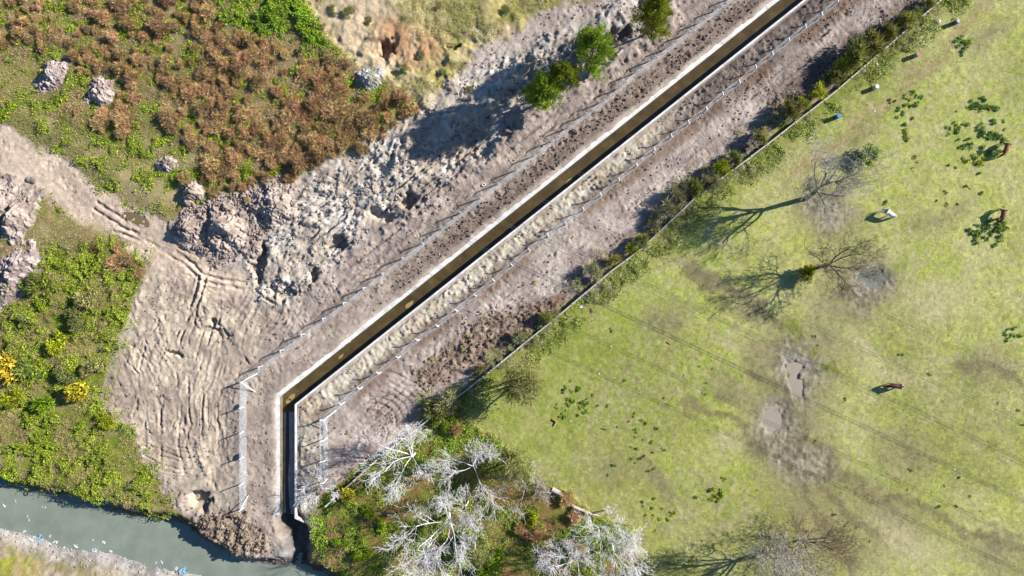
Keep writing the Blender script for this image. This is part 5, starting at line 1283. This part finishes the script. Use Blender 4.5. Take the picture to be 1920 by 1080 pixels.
# ------------------------------------------------------------------ rubbish and small things
def scrap_mesh(seed):
    rng = np.random.default_rng(seed); n = 7
    g_ = np.linspace(-.5, .5, n); a, b = np.meshgrid(g_, g_); z = 0.35 * fbm(a * 4 + seed, b * 4, 3, 701)
    vi = np.arange(n * n).reshape(n, n); q_ = np.stack([vi[:-1, :-1], vi[:-1, 1:], vi[1:, 1:], vi[1:, :-1]], -1).reshape(-1, 4)
    keep = rng.random(len(q_)) > 0.22
    return build_mesh('plastic_scrap', np.stack([a + .1 * rng.normal(size=a.shape), b, z], -1).reshape(-1, 3), quads=q_[keep])
M_WP = mat_flat('white_plastic', tuple(alb(226, 226, 226)), tuple(alb(250, 250, 250)), 3, 0.5, 0.4)
M_BP = mat_flat('blue_plastic', tuple(alb(60, 120, 200)), tuple(alb(110, 165, 225)), 3, 0.5, 0.4)
M_LB = mat_flat('pale_blue_plastic', tuple(alb(130, 185, 215)), tuple(alb(180, 215, 230)), 3, 0.5, 0.4)
def scraps(spots, label, group, mat, smin, smax, onwater=False):
    base = [scrap_mesh(i + int(smin * 100)) for i in range(4)]
    for m_ in base: m_.materials.append(mat)
    for i, (u, v) in enumerate(spots):
        x, y = P(u, v, WZ if onwater else 0); o = link('plastic_scrap', base[i % 4]); s_ = rnd.uniform(smin, smax)
        o.location = (x, y, max(float(gz(x, y)), WZ if onwater else -9) + 0.01); o.scale = (s_, s_ * rnd.uniform(.5, 1), s_ * .6); o.rotation_euler = (0, 0, rnd.uniform(0, 6.28)); tag(o, label, 'rubbish', group)
r_ = random.Random(33)
scraps([(10 + r_.uniform(-22, 22) + 22 * k, 990 + 5.0 * k + r_.uniform(-3, 12)) for k in range(16)], 'white plastic litter washed up along the near river edge', 'plastic litter on the near river edge', M_WP, .25, .8, True)
scraps([(75, 1010), (345, 1070)], 'blue grey plastic bag washed up on the near river beach', 'blue bags on the near beach', M_LB, .6, 1.3, True)
scraps([(80, 950), (85, 952), (9, 948), (55, 975), (175, 1012), (195, 1016), (52, 968), (30, 940)], 'pale litter floating on the grey river', 'litter floating on the river', M_WP, .25, .6, True)
scraps([(195, 936)], 'pale blue plastic sheet snagged on the far river bank', None, M_LB, 1.2, 1.4, True)
scraps([(219, 931)], 'bright blue plastic scrap on the far river bank', None, M_BP, .9, 1.0, True)
scraps([(1163, 518), (1148, 530), (1193, 492), (1216, 485), (1120, 540), (1205, 489), (1143, 540), (1090, 575), (1100, 570), (1270, 450), (1645, 120), (1690, 60), (1760, 40), (1650, 137)], 'white plastic litter caught in the weeds by the wall', 'litter by the wall', M_WP, .25, .55)
scraps([(1277, 500), (1196, 541), (1174, 589), (1146, 650), (1123, 701), (1640, 208), (1105, 880), (1200, 907), (1070, 790), (960, 860), (1420, 500), (1790, 880), (1810, 1000)], 'small pale scrap of litter lying on the pasture grass', 'litter on the pasture', M_WP, .18, .32)
scraps([(452, 134), (430, 165), (402, 210), (228, 240), (620, 110), (655, 640), (895, 60), (1020, 190), (905, 240)], 'small white scrap lying in the scrub or spoil', 'litter in the scrub and spoil', M_WP, .25, .5)
# tyre ring, tyre in the river, sticks, planks
def torus(R_, r, n=20, k=8):
    v = []; f = []
    for i in range(n):
        a = 2 * PI * i / n
        for j in range(k):
            b = 2 * PI * j / k; v.append(((R_ + r * math.cos(b)) * math.cos(a), (R_ + r * math.cos(b)) * math.sin(a), r * 1.2 * math.sin(b)))
    for i in range(n):
        for j in range(k): f.append((i * k + j, ((i + 1) % n) * k + j, ((i + 1) % n) * k + (j + 1) % k, i * k + (j + 1) % k))
    return v, f
M_RUB = mat_flat('tyre_rubber', (.02, .02, .022), (.05, .05, .055), 4, .7)
v_, f_ = torus(.30, .09)
o = link('tyre', pymesh('tyre', v_, f_, M_RUB, True)); x, y = P(50, 925, WZ); o.location = (x, y, WZ + .05); tag(o, 'dark tyre lying in the shallow river by the far bank', 'tyre')
v_, f_ = torus(.22, .05)
o = link('pipe_ring', pymesh('pipe_ring', v_, f_, M_POST, True)); o.location = PG(907, 346) + Vector((0, 0, .06)); tag(o, 'white ring lying on the crawler track beside the left fence', 'ring')
def stick(name, label, a, b, r, cols, lift=0.1, cat='branch', grp=None):
    p0 = PG(*a) + Vector((0, 0, lift)); p1 = PG(*b) + Vector((0, 0, lift)); m_ = (p0 + p1) / 2 + Vector((0.08, 0.06, 0.05)); o0 = p0
    v_, q_, c_ = tubes([(np.array(p0 - o0), np.array(m_ - o0), r, r * .9), (np.array(m_ - o0), np.array(p1 - o0), r * .9, r * .6)], np.random.default_rng(3), cols)
    o = link(name, build_mesh(name, v_, quads=q_, cols=c_, smooth=True, mat=M_BARK)); o.location = o0; tag(o, label, cat, grp)
CUT = [alb(236, 222, 204)]
stick('cut_log', 'pale stripped log lying right of the largest casuarina', (1127, 118), (1148, 119), .14, CUT, .2)
stick('cut_log', 'thick pale log end lying above the stripped log by the casuarinas', (1156, 106), (1166, 97), .2, CUT, .2)
stick('cut_log', 'orange brown log lying in the green grass below the wall', (1036, 786), (1044, 792), .12, [alb(206, 140, 90)], .15)
stick('cut_log', 'pale split log next to the orange brown log in the grass', (1039, 798), (1043, 790), .1, [alb(226, 190, 130)], .14)
stick('cut_log', 'short dark stick lying in the middle of the pasture', (1127, 803), (1138, 806), .06, [alb(120, 84, 56)], .08)
stick('cut_log', 'short yellowish stick lying on the bare patch of pasture', (1250, 641), (1257, 646), .07, [alb(190, 150, 90)], .08)
stick('timber_post', 'dark timber lying across the earth by the left fence', (1073, 243), (1081, 250), .07, [alb(60, 54, 48)], .08)
stick('timber_post', 'short dark timber beside a similar one by the left fence', (1069, 244), (1076, 251), .06, [alb(60, 54, 48)], .08)
stick('dead_branch', 'bleached branch on the white debris at the top left corner', (38, -4), (58, 7), .13, [alb(220, 200, 180)], .3)
# driftwood and roots along the far bank
rb = random.Random(61)
for k in range(26):
    u = 20 + k * 11.5 + rb.uniform(-5, 5); v = 905 + (u - 20) * 0.235 + rb.uniform(-4, 6); a = rb.uniform(-.5, .6); l = rb.uniform(6, 16)
    stick('driftwood', 'grey driftwood stick along the foot of the far river bank', (u, v), (u + l * math.cos(a), v + l * math.sin(a)), rb.uniform(.035, .08), [alb(190, 172, 150), alb(130, 112, 96)], .15, 'driftwood', 'driftwood along the far bank')
for k in range(22):
    u = rb.uniform(600, 660); v = rb.uniform(1020, 1060); a = rb.uniform(0, 3.1); l = rb.uniform(6, 14)
    stick('driftwood', 'tangled dead branch on the river bank below the channel mouth', (u, v), (u + l * math.cos(a), v + l * math.sin(a)), rb.uniform(.03, .06), [alb(200, 176, 156), alb(150, 126, 110)], rb.uniform(.1, .6), 'driftwood', 'tangled branches below the channel mouth')
# round plates tied to the left fence
for (i, lb, w_) in [(4, 'dark board tied to the left fence, one post below the corner', .42), (2, 'dark oval board tied to the left fence, three posts below the corner', .52)]:
    vv, ff = lathe([(0.001, 0), (w_, 0), (w_, 0.03), (0.001, 0.031)], 18)
    o = link('fence_board', pymesh('fence_board', vv, ff, mat_flat('board', (.12, .14, .17), (.2, .22, .25), 3, .6))); x, y = b1[i]
    o.location = (x - 0.06, y + .25, z1[i] + .62); o.rotation_euler = (0, -PI / 2 + .1, 0); o.scale = (.8, 1, 1); tag(o, lb, 'board')
# yellow weeds on the bare strip
ymesh = shrub_mesh('yellow_weed', 260, YEL[:3], n=50, rx=.3, rz=.2, blade=(.14, .07), lumps=3, leaf=60, leafsz=.13, mat=M_LEAF)
for k, (u, v) in enumerate([(909, 596), (878, 628), (808, 673), (812, 672), (727, 742), (651, 813), (870, 607), (1002, 530), (1005, 527), (868, 652)]):
    place('yellow_weed', ymesh, u, v, 1.0, 'tiny yellow weed on the brown earth right of the right fence', 'weed', 'yellow weeds on the brown earth')
# silt bars inside the channel
for k, (u, v, a, b) in enumerate([(1067, 340, .75, .3), (768, 571, .9, .3), (548, 744, .7, .35), (541, 752, .5, .3), (536, 735, .3, .2), (640, 668, .6, .18), (1180, 255, .7, .2)]):
    x, y = P(u, v, -1.4); n = 14; pts = [(x + a * math.cos(t_) * math.cos(.66) * rnd.uniform(.7, 1.1) - b * math.sin(t_) * math.sin(.66), y + a * math.cos(t_) * math.sin(.66) + b * math.sin(t_) * math.cos(.66) * rnd.uniform(.7, 1.2)) for t_ in np.linspace(0, 2 * PI, n, endpoint=False)]
    sheet('silt_bar', pts, -DEP + 0.15, M_SILT)
